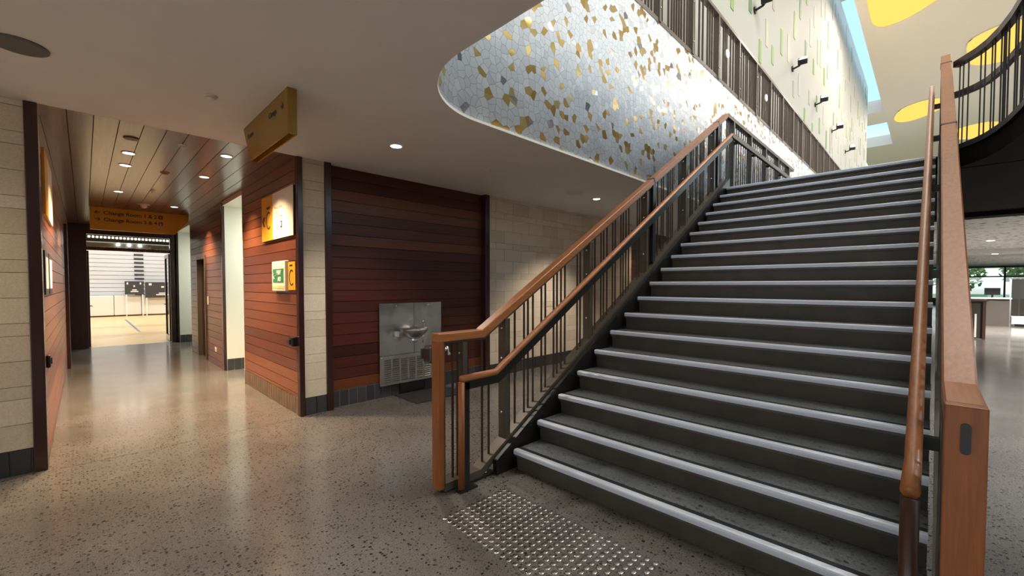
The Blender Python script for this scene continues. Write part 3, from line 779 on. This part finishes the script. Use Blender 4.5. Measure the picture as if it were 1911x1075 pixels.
# luminous yellow ceiling panels
def blob(pts, n=6):
    """closed Catmull-Rom through the points"""
    out = []; k = len(pts)
    for i in range(k):
        p0, p1, p2, p3 = (Vector(pts[(i + j - 1) % k]) for j in range(4))
        for s_ in range(n):
            u = s_ / n
            out.append(.5 * ((2 * p1) + (p2 - p0) * u + (2 * p0 - 5 * p1 + 4 * p2 - p3) * u * u + (3 * p1 - p0 - 3 * p2 + p3) * u ** 3))
    return out
M_yel = plain('yellow_luminous', (.12, .06, .01), .6, emit=(1, .58, .10), estr=1.0)
shapes = [
 ('yellow luminous ceiling panel nearest, cut by the top of the picture', [(16.6, 1.5), (19.6, 1.72), (20.7, 1.55), (20.8, .9), (20.2, .1), (19, -.9), (17.2, -1.0), (16.3, .3)]),
 ('yellow luminous ceiling panel farther back, above the stair head', [(31.2, 1.35), (32.6, 1.68), (33.5, 1.5), (33.7, .9), (33.0, .1), (31.8, -.5), (30.7, -.2), (30.5, .6)]),
 ('yellow luminous ceiling panel at right behind the dark curved rails', [(24.2, -.95), (25.6, -.85), (26.9, -1.0), (27.5, -1.6), (27.4, -2.6), (26.4, -3.3), (24.6, -3.2), (23.6, -2.0)]),
 ('added unseen yellow luminous ceiling panel over the open void beside the stair', [(4, -.2), (6, .1), (7.4, -.6), (7.6, -1.8), (6.4, -2.6), (4.6, -2.2)]),  # this panel and those over void and camera side are unseen, added for light
 ('added unseen yellow luminous ceiling panel over the void above the right guard', [(10, -3.2), (12, -3.0), (13.4, -3.6), (13.5, -4.8), (12, -5.4), (10.4, -4.9)]),
 ('added unseen yellow luminous ceiling panel high over the lobby on the camera side', [(2, -6.2), (4, -6.0), (5.4, -6.6), (5.5, -7.8), (4, -8.4), (2.4, -7.9)]),
 ('small distant yellow luminous ceiling panel low behind the curved guard', [(37.5, -.9), (39.5, -.85), (40.5, -1.5), (40.2, -2.8), (38.5, -3.2), (37, -2.2)])]
for lab, pts in shapes:
    pts = [(p[0] * KA, p[1] * KA) for p in pts]
    cx_ = sum(p[0] for p in pts) / len(pts); cy_ = sum(p[1] for p in pts) / len(pts)
    t = thing('ceiling_light_panel', lab, 'ceiling light', (cx_, cy_, ZA), 'yellow ceiling light panels')
    P = blob([(*p, ZA - .02) for p in pts])
    area((cx_, cy_, ZA - .06), 3.2, 2.6, 390, (1, .96, .90), name='panel_light')
    MB().prism(P, (0, 0, .015)).build('diffuser', M_yel, t)
    MB().sweep([tuple(p + Vector((0, 0, .0))) for p in P + [P[0], P[1]]], [(-.02, -.03), (.02, -.03), (.02, .02), (-.02, .02)]).build('rim', M_atr, t)

# ------------------------------------------------------------------ ceiling fittings
def downlight(x, y, lab, energy, col, lens=None, angle=120, r=.055, group='lit downlights', vis=True):
    t = thing('downlight', lab, 'ceiling light', (x, y, CEIL), group)
    MB().lathe([(r + .012, -.006), (r + .012, .002), (r, .002), (r, -.006)], (x, y, CEIL), seg=24).build('ring', M_ring, t)
    MB().lathe([(r, -.0075), (r * .5, -.0095), (.002, -.0095)], (x, y, CEIL), seg=24).build('lens', lens or M_lamp, t, smooth=True)
    if energy: spot((x, y, CEIL - .03), energy, col, angle, .7)
downlight(2.31, 3.98, 'bright round downlight in the white ceiling in front of the fountain wall', 130, NEU, angle=108)
downlight(6.07, 4.01, 'bright round downlight in the white ceiling above the stone wall by the stair', 190, NEU, angle=104)
downlight(-1.6, 3.98, 'round downlight in the white ceiling near the left stone wall', 60, (1, .80, .55), angle=150)
wl = 'in the timber corridor ceiling'
for (x, y, lab) in ((.371, 6.27, 'warm downlight %s, left row, nearest lit one' % wl), (.378, 6.93, 'warm downlight %s, left row, second lit one' % wl), (.40, 8.93, 'warm downlight %s, left row, farthest one' % wl),
                    (1.15, 5.64, 'warm downlight %s, right row, nearest' % wl), (1.157, 6.93, 'warm downlight %s, right row, second' % wl), (1.2, 9.96, 'warm downlight %s, right row, farthest near the sign' % wl)):
    downlight(x, y, lab, 240, WARM, M_lamp_warm, 112, .05, 'warm corridor downlights')
for (x, y, lab) in ((-1.6, .4, 'added fill downlight in the white ceiling behind the viewer, closest to the viewer'), (-1.6, -3.4, 'added fill downlight in the white ceiling behind the viewer, lobby side'), (-5.2, .4, 'added fill downlight in the white ceiling far behind the viewer'), (-5.2, -3.4, 'added fill downlight in the white ceiling far behind the viewer, lobby side')):  # unseen fittings added to lift the floor and ceiling brightness
    downlight(x, y, lab, 820, NEU, angle=112)
for (x, y, lab) in ((8.2, -2.6, 'added unseen downlight in the black bridge soffit, farther from the viewer'), (5.0, -2.6, 'added unseen downlight in the black bridge soffit, nearer the viewer')):  # out-of-view lamps added to brighten the lobby floor
    t = thing('downlight', lab, 'ceiling light', (x, y, 2.86), 'added bridge soffit downlights'); zz = LAND - .2
    MB().lathe([(.07, -.006), (.07, 0)], (x, y, zz), seg=20).build('ring', M_ring, t); MB().lathe([(.055, -.010), (.02, -.012)], (x, y, zz), seg=20).build('lens', M_lamp, t)
    spot((x, y, zz - .03), 620, (.95, .97, 1), 140, .7)
spot((9.8, 4.6, 2.9), 60, (1, .75, .5), 120, .6)

def disc(name, x, y, lab, cat, r, mat, dome=0.0, group=None):
    t = thing(name, lab, cat, (x, y, CEIL), group)
    MB().lathe([(r, 0), (r, -.008), (r * .85, -.012)], (x, y, CEIL), seg=28).build('plate', mat, t, smooth=False)
    if dome: MB().lathe([(r * .6, -.012), (r * .55, -.012 - dome * .6), (r * .25, -.012 - dome)], (x, y, CEIL), seg=16).build('cap', mat, t, smooth=True)
    return t
disc('speaker_grille', -.25, 3.94, 'large grey round speaker grille in the white ceiling at upper left', 'speaker', .13, M_grille)
disc('sprinkler', .71, 3.95, 'small pale sprinkler head in the white ceiling near the hanging amber sign', 'sprinkler', .045, M_device, .02)
disc('sprinkler', 3.615, 4.0, 'small sprinkler head in the white ceiling between the two bright downlights', 'sprinkler', .04, M_device, .02)
disc('speaker_grille', 5.44, 4.0, 'round grey speaker grille in the white ceiling beside the farther bright downlight', 'speaker', .12, M_device)
disc('sprinkler', 6.9, 4.0, 'small sprinkler head in the white ceiling past the farther bright downlight', 'sprinkler', .04, M_device, .02)
disc('speaker_grille', .355, 5.63, 'unlit brown speaker disc flush in the timber corridor ceiling', 'speaker', .06, plain('brown_disc', (.12, .07, .05), .5))
disc('sprinkler', .74, 5.52, 'pale sprinkler head in the timber ceiling near the corridor mouth', 'sprinkler', .035, M_device, .03)
disc('smoke_detector', .76, 7.03, 'flat pale smoke detector midway along the timber ceiling', 'detector', .05, plain('pale_brown', (.30, .17, .11), .5), .02)
disc('sprinkler', .774, 8.5, 'small sprinkler head deep in the timber corridor ceiling', 'sprinkler', .035, M_device, .03)
disc('smoke_detector', .78, 10.05, 'pale domed detector just before the change room sign', 'detector', .085, M_device, .06)

# lamps that light the side passages (fixtures inside, out of direct view)
for (y, e) in ((8.15, 42), (13.0, 36)):
    t = thing('passage_light', 'square ceiling light inside the white side passage at %s' % ('the near opening' if y < 10 else 'the far opening'), 'ceiling light', (3.0, y, 2.88))
    MB().box(2.8, 3.2, y - .2, y + .2, 2.862, 2.88).build('diffuser', M_lamp_warm, t)
    area((3.0, y, 2.855), .38, .38, e, (.98, 1, .88), name='passage_light_source')
t = thing('air_vent', 'pale louvred air vent in the ceiling of the near side passage', 'vent', (2.1, 8.4, 2.88))
mb = MB()
for k in range(6): mb.box(1.95, 2.25, 8.2 + k * .06, 8.24 + k * .06, 2.868, 2.879)
mb.build('slats', M_ring, t)

# ------------------------------------------------------------------ signs
# hanging amber sign along Y
t = thing('hanging_sign', 'amber acrylic directional sign hanging from the white ceiling at the corridor mouth', 'sign', (1.11, 3.95, CEIL))
xa, xb = 1.07, 1.135; ya, yb = 3.366, 4.56; zb_ = CEIL - .335
prof = [(ya, CEIL), (ya, zb_), (4.36, zb_), (yb, CEIL - .02), (yb, CEIL)]
for xx in (xa, xb - .008): MB().prism([(xx, y, z) for y, z in prof], (.008, 0, 0)).build('face_panel', M_amber_dull, t)
MB().box(xa + .008, xb - .008, ya, ya + .008, zb_, CEIL).build('end_panel', M_amber_dull, t)
MB().prism([(xa + .008, 4.36, zb_), (xa + .008, yb, CEIL - .02), (xa + .008, yb, CEIL - .03), (xa + .008, 4.36, zb_ - .01)], (xb - xa - .016, 0, 0)).build('sloped_end', M_amber_dull, t)
MB().box(xa + .03, xb - .03, ya + .03, 4.3, CEIL - .02, CEIL).build('mounting_strip', M_black, t)
text('Change', .06, M_ink, t, (xa - .002, 3.80, CEIL - .12), '-x')
text('Rooms', .06, M_ink, t, (xa - .002, 4.42, CEIL - .13), '-x')
text('→', .08, M_ink, t, (xa - .002, 3.52, CEIL - .13), '-x', name='arrow')

# change room sign across the corridor
YSG = 11.0
t = thing('change_room_sign', 'amber Change Room sign spanning the corridor above the gym doors', 'sign', (.83, YSG, CEIL))
prof = [(.095, CEIL), (.095, 2.535), (1.325, 2.535), (1.56, 2.86), (1.56, CEIL)]
MB().prism([(x, YSG, z) for x, z in prof], (0, .06, 0)).build('panel', M_amber_backlit, t)
MB().sweep([(1.325, YSG - .004, 2.537), (1.555, YSG - .004, 2.862)], [(-.004, -.004), (.004, -.004), (.004, .004), (-.004, .004)]).build('bright_edge', M_orange, t)
for k, (ar, s_) in enumerate((('←', 'Change Room 1 & 2'), ('→', 'Change Room 3 & 4'))):
    z = 2.825 - k * .125
    text(ar, .10, M_ink, t, (.15, YSG - .003, z), '-y', name='arrow'); text(s_, .093, M_ink, t, (.28, YSG - .003, z), '-y')
    q = MB().box(1.07, 1.135, YSG - .004, YSG, z - .005, z + .065).build('pictogram', M_ink, t)
    mb = MB()
    if k == 0: mb.box(1.084, 1.121, YSG - .0055, YSG - .004, z + .022, z + .038); mb.box(1.095, 1.110, YSG - .0055, YSG - .004, z + .010, z + .05)
    else:
        mb.lathe([(.006, -.0055), (.006, -.004)], (1.098, YSG, z + .053), 'y', 10); mb.box(1.093, 1.102, YSG - .0055, YSG - .004, z + .022, z + .045); mb.box(1.093, 1.118, YSG - .0055, YSG - .004, z + .022, z + .029); mb.lathe([(.016, -.0055), (.016, -.004)], (1.102, YSG, z + .016), 'y', 14)
    mb.build('symbol', M_amber_backlit if k == 0 else M_pale_ink, q)

# big C sign on right wall
t = thing('wall_sign', 'large orange and cream C sign lit on the timber corridor wall', 'sign', (XR, 5.76, 2.36))
MB().box(XR - .024, XR - .001, 5.168, 6.358, 2.07, 2.643).build('backing_box', M_black, t)
MB().box(XR - .031, XR - .024, 5.90, 6.362, 2.075, 2.645).build('orange_panel', M_orange, t)
MB().box(XR - .031, XR - .024, 5.168, 5.899, 2.075, 2.645).build('cream_panel', M_cream, t)
def ringC(y, z, r, w, x, mat, parent):
    a = [math.radians(50 + i * (260 / 24)) for i in range(25)]   # opening to the viewer's right (-y)
    vs = []; fs = []
    for i, an in enumerate(a):
        for rr_ in (r, r - w): 
            for dx in (0, -.003): vs.append((x + dx, y - rr_ * math.cos(an) * .8, z + rr_ * math.sin(an)))
        if i:
            b = 4 * i; p = b - 4
            fs += [(p, b, b + 1, p + 1), (p + 2, p + 3, b + 3, b + 2), (p + 1, b + 1, b + 3, p + 3), (p, p + 2, b + 2, b)]
    MB().add(vs, fs).build('letter_c', mat, parent)
ringC(6.06, 2.33, .115, .022, XR - .032, M_ink, t)
MB().sweep([(XR - .033, 6.235, 2.385), (XR - .033, 6.285, 2.325), (XR - .033, 6.235, 2.265)], [(-.004, -.008), (.004, -.008), (.004, .008), (-.004, .008)], up=(1, 0, 0)).build('chevron', M_ink, t)
text('ENTRY', .045, M_ink, t, (XR - .032, 6.14, 2.475), '-x')
for z, s_ in ((2.44, 'Change Room'), (2.385, 'Toilets'), (2.33, 'Parents Room')): text(s_, .05, M_pale_ink, t, (XR - .032, 5.83, z), '-x')
text('First Aid', .05, M_pale_ink, t, (XR - .032, 5.83, 2.215), '-x')
mb = MB(); mb.box(XR - .035, XR - .0315, 5.545, 5.60, 2.20, 2.275); mb.build('pictogram', M_ink, t); MB().box(XR - .037, XR - .035, 5.555, 5.59, 2.215, 2.26).build('pictogram_inset', M_cream, t)

# first aid sign + small C plaque
t = thing('first_aid_sign', 'cream framed green First Aid sign with arrow on the corridor wall', 'sign', (XR, 5.66, 1.61))
MB().box(XR - .05, XR - .001, 5.41, 5.90, 1.43, 1.795).build('case', M_cream, t, bevel=.008)
MB().box(XR - .054, XR - .050, 5.455, 5.85, 1.535, 1.70).build('green_panel', M_green, t)
MB().box(XR - .053, XR - .050, 5.43, 5.88, 1.46, 1.495).build('orange_band', plain('pale_orange', (.85, .55, .2), .5), t)
text('FIRST', .075, M_signwhite, t, (XR - .056, 5.70, 1.63), '-x'); text('AID', .075, M_signwhite, t, (XR - .056, 5.66, 1.55), '-x')
MB().sweep([(XR - .056, 5.73, 1.615), (XR - .056, 5.82, 1.615)], [(-.006, -.002), (.006, -.002), (.006, .002), (-.006, .002)]).build('arrow_shaft', M_signwhite, t)
MB().sweep([(XR - .056, 5.785, 1.65), (XR - .056, 5.828, 1.615), (XR - .056, 5.785, 1.58)], [(-.002, -.006), (.002, -.006), (.002, .006), (-.002, .006)], up=(1, 0, 0)).build('arrow_head', M_signwhite, t)
t = thing('letter_plaque', 'narrow amber plaque with letter C beside the First Aid sign', 'sign', (XR, 5.27, 1.6))
MB().box(XR - .02, XR - .001, 5.158, 5.39, 1.445, 1.772).build('plate', M_orange, t)
ringC(5.275, 1.59, .095, .016, XR - .021, M_ink, t); text('ENTRY', .03, M_ink, t, (XR - .022, 5.33, 1.72), '-x')

# left wall sign and notices
t = thing('wall_sign', 'orange and cream sign high on the left corridor wall behind the dark trim', 'sign', (XL, 6.1, 2.4))
MB().box(XL + .001, XL + .012, 5.5, 6.7, 2.12, 2.70).build('backing_box', M_orange, t)
MB().box(XL + .012, XL + .018, 5.5, 5.95, 2.125, 2.70).build('orange_panel', M_orange, t); MB().box(XL + .012, XL + .018, 5.951, 6.7, 2.125, 2.70).build('cream_panel', M_cream, t)
for ya_, lab in ((5.36, 'framed white notice on the left corridor wall, nearer of the pair'), (5.95, 'framed white notice on the left corridor wall, farther of the pair')):
    t = thing('framed_notice', lab, 'notice', (XL, ya_ + .2, 1.6), 'notices on the left corridor wall')
    MB().box(XL + .001, XL + .010, ya_, ya_ + .48, 1.42, 1.80).build('frame', M_black, t); MB().box(XL + .010, XL + .012, ya_ + .05, ya_ + .43, 1.47, 1.75).build('sheet', M_signwhite, t)

# belt barrier parts
def receiver(x, y, sx, lab, k=1.0):
    sx *= k
    t = thing('belt_receiver', lab, 'belt barrier', (x, y, .85))
    MB().box(min(x, x + sx * .07), max(x, x + sx * .07), y - .055, y + .055, .80, .91).build('housing', M_black, t, bevel=.012)
    MB().box(min(x + sx * .07, x + sx * .085), max(x + sx * .07, x + sx * .085), y - .012, y + .06, .83, .88).build('clip', M_rubber, t)
receiver(XR - .001, 5.2, -1, 'black belt barrier unit fixed low on the timber wall below the signs')
receiver(XL + .001, 5.33, 1, 'black belt barrier unit low on the left corridor wall', .4)
t = thing('belt_reel', 'black retractable belt reel mounted on the left stair newel post', 'belt barrier', (1.74, GL + .05, .99))
MB().box(1.745, 1.83, GL + .0445, GL + .16, .93, 1.055).build('housing', plain('reel_black', (.012, .014, .02), .25), t, bevel=.02)
MB().box(1.75, 1.80, GL + .16, GL + .185, .955, 1.03).build('belt_end', M_rubber, t)
t = thing('hook_latch', 'small chrome latch inside the left newel post under the top rail', 'latch', (1.83, GL, 1.03))
MB().lathe([(.012, 0), (.016, .006), (.01, .02)], (1.811, GL - .02, 1.04), 'x', 12).build('rose', M_chrome, t, smooth=True)
MB().tube([(1.83, GL - .02, 1.065), (1.845, GL - .025, 1.04), (1.845, GL - .03, 1.005), (1.86, GL - .035, 1.0)], .009, 8).build('lever', M_chrome, t, smooth=True)

# wall outlet and switch
t = thing('power_outlet', 'white power outlet low on the corridor wall past the white passage', 'outlet', (XR, 9.5, .3))
MB().box(XR - .012, XR - .001, 9.42, 9.54, .26, .34).build('plate', M_signwhite, t, bevel=.003); MB().box(XR - .016, XR - .012, 9.45, 9.51, .28, .32).build('socket', M_ring, t)
t = thing('door_panel_switch', 'small pale access switch beside the dark corridor door', 'switch', (XR, 10.1, 1.2))
MB().box(XR - .014, XR - .001, 10.05, 10.15, 1.12, 1.28).build('plate', M_signwhite, t, bevel=.003); MB().box(XR - .018, XR - .014, 10.08, 10.12, 1.18, 1.22).build('button', M_ring, t)
mb = MB(); mb.box(XR - .02, XR + .12, 10.3, 10.36, 0, 2.1); mb.box(XR - .02, XR + .12, 11.12, 11.18, 0, 2.1); mb.box(XR - .02, XR + .12, 10.36, 11.12, 2.04, 2.1)
d2 = struct(mb, 'door_2', plain('door_frame_bronze', (.10, .08, .055), .4))
MB().box(XR + .06, XR + .1, 10.36, 11.12, .005, 2.04).build('door_panel', M_trim, d2)
MB().tube([(XR + .06, 10.45, 1.0), (XR + .0, 10.45, 1.0), (XR + .0, 10.58, 1.0)], .01, 8).build('door_handle', M_chrome, d2, smooth=True)

# ------------------------------------------------------------------ drinking fountain and mat
t = thing('drinking_fountain', 'stainless steel drinking fountain panel with bowl and louvred grille on timber wall', 'drinking fountain', (3.2, YF, .16))
fx0, fx1, fz0, fz1 = 2.713, 3.695, .16, 1.257; yf = YF - .05
MB().box(fx0 + .05, fx1 - .05, yf + .025, YF - .003, .25, fz1 - .05).build('mounting_box', M_black, t)
xm = 3.235
MB().box(fx0, xm - .003, yf, yf + .025, .56, fz1).build('back_panel', M_inox, t, bevel=.003)
MB().box(xm + .003, fx1, yf, yf + .025, .56, fz1).build('back_panel', M_inox, t, bevel=.003)
MB().box(fx0, fx1, yf, yf + .025, fz0, .556).build('lower_panel', M_inox, t, bevel=.003)
mb = MB()
for c in range(7):
    for r_ in range(11):
        xx = fx0 + .06 + c * .125; zz = .205 + r_ * .029
        mb.prism([(xx, yf - .0, zz), (xx, yf - .012, zz + .003), (xx, yf - .0, zz + .016)], (.10, 0, 0))
mb.build('louvres', M_inox, t)
mb = MB()
for c in range(7):
    for r_ in range(11):
        xx = fx0 + .06 + c * .125; zz = .205 + r_ * .029
        mb.box(xx, xx + .10, yf - .0015, yf - .0003, zz - .006, zz + .001)
mb.build('louvre_slots', M_black, t)
bx, bz = 3.11, .90
bowl = MB().lathe([(.05, -.12), (.11, -.085), (.175, -.02), (.19, .005), (.195, .012), (.178, .012), (.165, -.01), (.10, -.06), (.03, -.075)], (bx, yf - .19, bz), seg=32).build('bowl', M_inox, t, smooth=True)
MB().box(bx - .17, bx - .02, yf - .12, yf - .001, bz - .10, bz - .02).build('bowl_bracket', M_inox, t, bevel=.01)
MB().lathe([(.045, -.16), (.045, -.11)], (bx, yf - .19, bz), seg=16).build('waste_outlet', M_chrome, t, smooth=True)
MB().tube([(bx + .20, yf - .12, bz - .03), (bx + .20, yf - .12, bz + .07), (bx + .19, yf - .15, bz + .12), (bx + .15, yf - .18, bz + .10)], .013, 10).build('spout', M_chrome, t, smooth=True)
MB().lathe([(.02, 0), (.026, -.015), (.026, -.035), (.012, -.045)], (bx + .235, yf - .10, bz + .0), 'y', 14).build('push_button', M_chrome, t, smooth=True)
MB().tube([(bx + .215, yf - .08, bz - .03), (bx + .215, yf - .08, bz - .2)], .012, 8).build('supply_pipe', M_chrome, t, smooth=True)
for xx, zz in ((fx0 + .25, 1.22), (fx1 - .22, 1.22), (fx0 + .03, .53), (fx1 - .03, .53)):
    MB().lathe([(.012, 0), (.012, -.004), (.005, -.007)], (xx, yf, zz), 'y', 10).build('screw', M_bolt, t, smooth=True)
MB().box(3.02, 3.42, YF - .045, YF - .006, .03, .158).build('drain_box', M_black, t)
o = MB().box(2.93, 3.72, 4.58, 5.15, .0005, .012).build('floor_mat', M_rubber, origin=(3.3, 4.87, 0)); tag(o, 'black rubber mat on the floor under the drinking fountain', 'mat')

# ------------------------------------------------------------------ tactile studs
lab = 'small round stainless tactile stud on the floor before the stair'
mb = MB(); mb.lathe([(.0175, 0), (.0165, .003), (.0125, .005), (.004, .0052)], (0, 0, 0), seg=16)
proto = mb.build('tactile_stud', plain('stud_steel', (.62, .61, .60), .22, 1), smooth=True)
tag(proto, lab, 'tactile stud', 'tactile studs before the stair')
first = True
for j in range(25):
    for i in range(12):
        x = 2.133 - i * .0485; y = 2.19 - j * .0485
        o = proto if first else proto.copy()
        if not first: COL.objects.link(o)
        first = False; o.location = (x, y, 0.0003)

# ------------------------------------------------------------------ right background: counters, cabinet, windows, trees
M_dk = plain('dark_joinery', (.055, .045, .035), .5)
t = thing('partition_screen', 'dark timber screen standing in the lobby just past the newel post', 'partition', (17.6, -1.0, 0))
MB().box(17.5, 17.56, -1.06, -.55, .02, 1.05).build('panel', M_dk, t); MB().box(17.46, 17.60, -1.10, -1.04, 0, 1.08).build('end_post', M_rail_dark, t); MB().box(17.44, 17.62, -1.12, -.5, 1.05, 1.10).build('cap', M_rail_dark, t)
MB().box(17.485, 17.5, -.93, -.89, .05, .7).build('glass_edge', M_signwhite, t)
t = thing('service_counter', 'long dark service counter with white top in the distant lobby', 'counter', (24, -1.7, 0))
MB().box(23.6, 24.3, -2.05, -.7, 0, 1.0).build('body', M_dk, t); MB().box(23.5, 24.4, -2.1, -.65, 1.0, 1.04).build('worktop', M_signwhite, t)
t = thing('display_cabinet', 'grey panelled cabinet at the right edge of the distant lobby', 'cabinet', (27, -2.9, 0))
MB().box(26.6, 27.2, -4.4, -2.35, 0, 1.75).build('body', plain('cabinet_grey', (.30, .31, .32), .5), t)
mb = MB()
for k in range(9): mb.box(26.585, 26.6, -4.3 + k * .22, -4.12 + k * .22, .1, .95)
mb.build('ribbed_doors', plain('cabinet_rib', (.20, .19, .17), .5), t)
t = thing('white_bench', 'low white bench in front of the grey lobby cabinet', 'bench', (23.8, -2.6, 0))
MB().box(23.7, 24.2, -3.6, -2.12, .1, .36).build('seat_block', M_signwhite, t); MB().box(23.8, 24.1, -3.5, -2.2, 0, .1).build('plinth', M_black, t)
t = thing('monitor', 'small black screen standing on the distant service counter', 'monitor', (24, -1.6, 1.04))
MB().box(23.95, 24.0, -1.85, -1.45, 1.14, 1.40).build('screen', M_black, t); MB().box(23.95, 24.05, -1.68, -1.62, 1.04, 1.14).build('stand', M_black, t)
# window wall
mb = MB()
for y in (-11, -8.5, -6, -3.9, -1.9, .2, 2.6): mb.box(48, 48.12, y - .05, y + .05, 0, CEIL)
for z0_, z1_ in ((0, .5), (2.1, 2.2), (2.82, CEIL)): mb.box(48.0, 48.1, -11, 2.8, z0_, z1_)
struct(mb, 'window_2', M_black)
MB().box(48.04, 48.05, -11, 2.8, .5, 2.82).build('pane', M_glass, bpy.data.objects['window_2'])
mb = MB(); mb.box(50, 120, -60, 30, -.4, -.2); struct(mb, 'ground_outside', plain('lawn', (.16, .30, .07), .9, noise=.3, nscale=.8))
def tree(x, y, h, r, lab, seed):
    rt = random.Random(seed); t = thing('tree', lab, 'tree', (x, y, -.2), 'trees outside the windows')
    MB().tube([(x, y, -.2), (x + .1, y, h * .5)], .18, 8).build('trunk', plain('bark', (.12, .08, .05), .9), t)
    mb = MB()
    for k in range(420):
        a, b_, rr_ = rt.uniform(0, 6.28), rt.uniform(-1, 1), r * rt.random() ** .33
        q = Vector((math.cos(a) * math.sqrt(1 - b_ * b_), math.sin(a) * math.sqrt(1 - b_ * b_), b_ * .9)) * rr_ + Vector((x, y, h * .62))
        u = Vector((rt.uniform(-1, 1), rt.uniform(-1, 1), rt.uniform(-1, 1))).normalized(); w = u.orthogonal().normalized(); s_ = .28
        mb.add([q - u * s_, q + w * s_ * .5, q + u * s_, q - w * s_ * .5], [(0, 1, 2, 3)])
    mb.build('crown', M_leaf, t)
M_leaf = plain('leaves', (.16, .34, .07), .8)
for i, (x, y, h, r, lab) in enumerate([(54, -1.4, 4.2, 2.0, 'light green tree outside the lobby windows, nearest the newel post'), (54, -5.6, 4.6, 1.6, 'green tree outside the lobby windows, right of the mullion'), (53.5, -8.6, 4.0, 1.0, 'green tree outside the lobby windows, near the right picture edge')]): tree(x, y, h, r, lab, i)
for i, (x, y) in enumerate(((20.6, -1.35), (21.0, -2.7), (27, -1.9), (15.5, -3.2), (15.5, -6.5), (21, -6.5), (34, -3.5), (40, -5.0), (34, -7.5))):  # lamps by the bridge, far right and in window bay are added for brightness
    t = thing('downlight', ('round downlight in the lobby mosaic ceiling, closest to the newel post', 'round downlight in the lobby mosaic ceiling, toward the right edge', 'small downlight far back in the lobby bulkhead', 'added downlight in the lobby mosaic ceiling beside the dark bridge', 'added downlight in the lobby mosaic ceiling far to the right', 'added downlight in the lobby mosaic ceiling behind the far right one', 'nearest added downlight in the ceiling bay before the lobby windows', 'farthest added downlight in the ceiling bay before the lobby windows', 'added downlight in the window bay ceiling toward the right')[i], 'ceiling light', (x, y, CEIL), 'lobby downlights')
    CEILZ = CEIL - (.12 if 25.5 < x < 29 else 0)
    MB().lathe([(.11, -.01), (.11, 0)], (x, y, CEILZ), seg=16).build('ring', M_ring, t); MB().lathe([(.09, -.014), (.02, -.016)], (x, y, CEILZ), seg=16).build('lens', M_lamp, t)
    spot((x, y, CEIL - .2), 1100, (1, .95, .88), 140, .7)
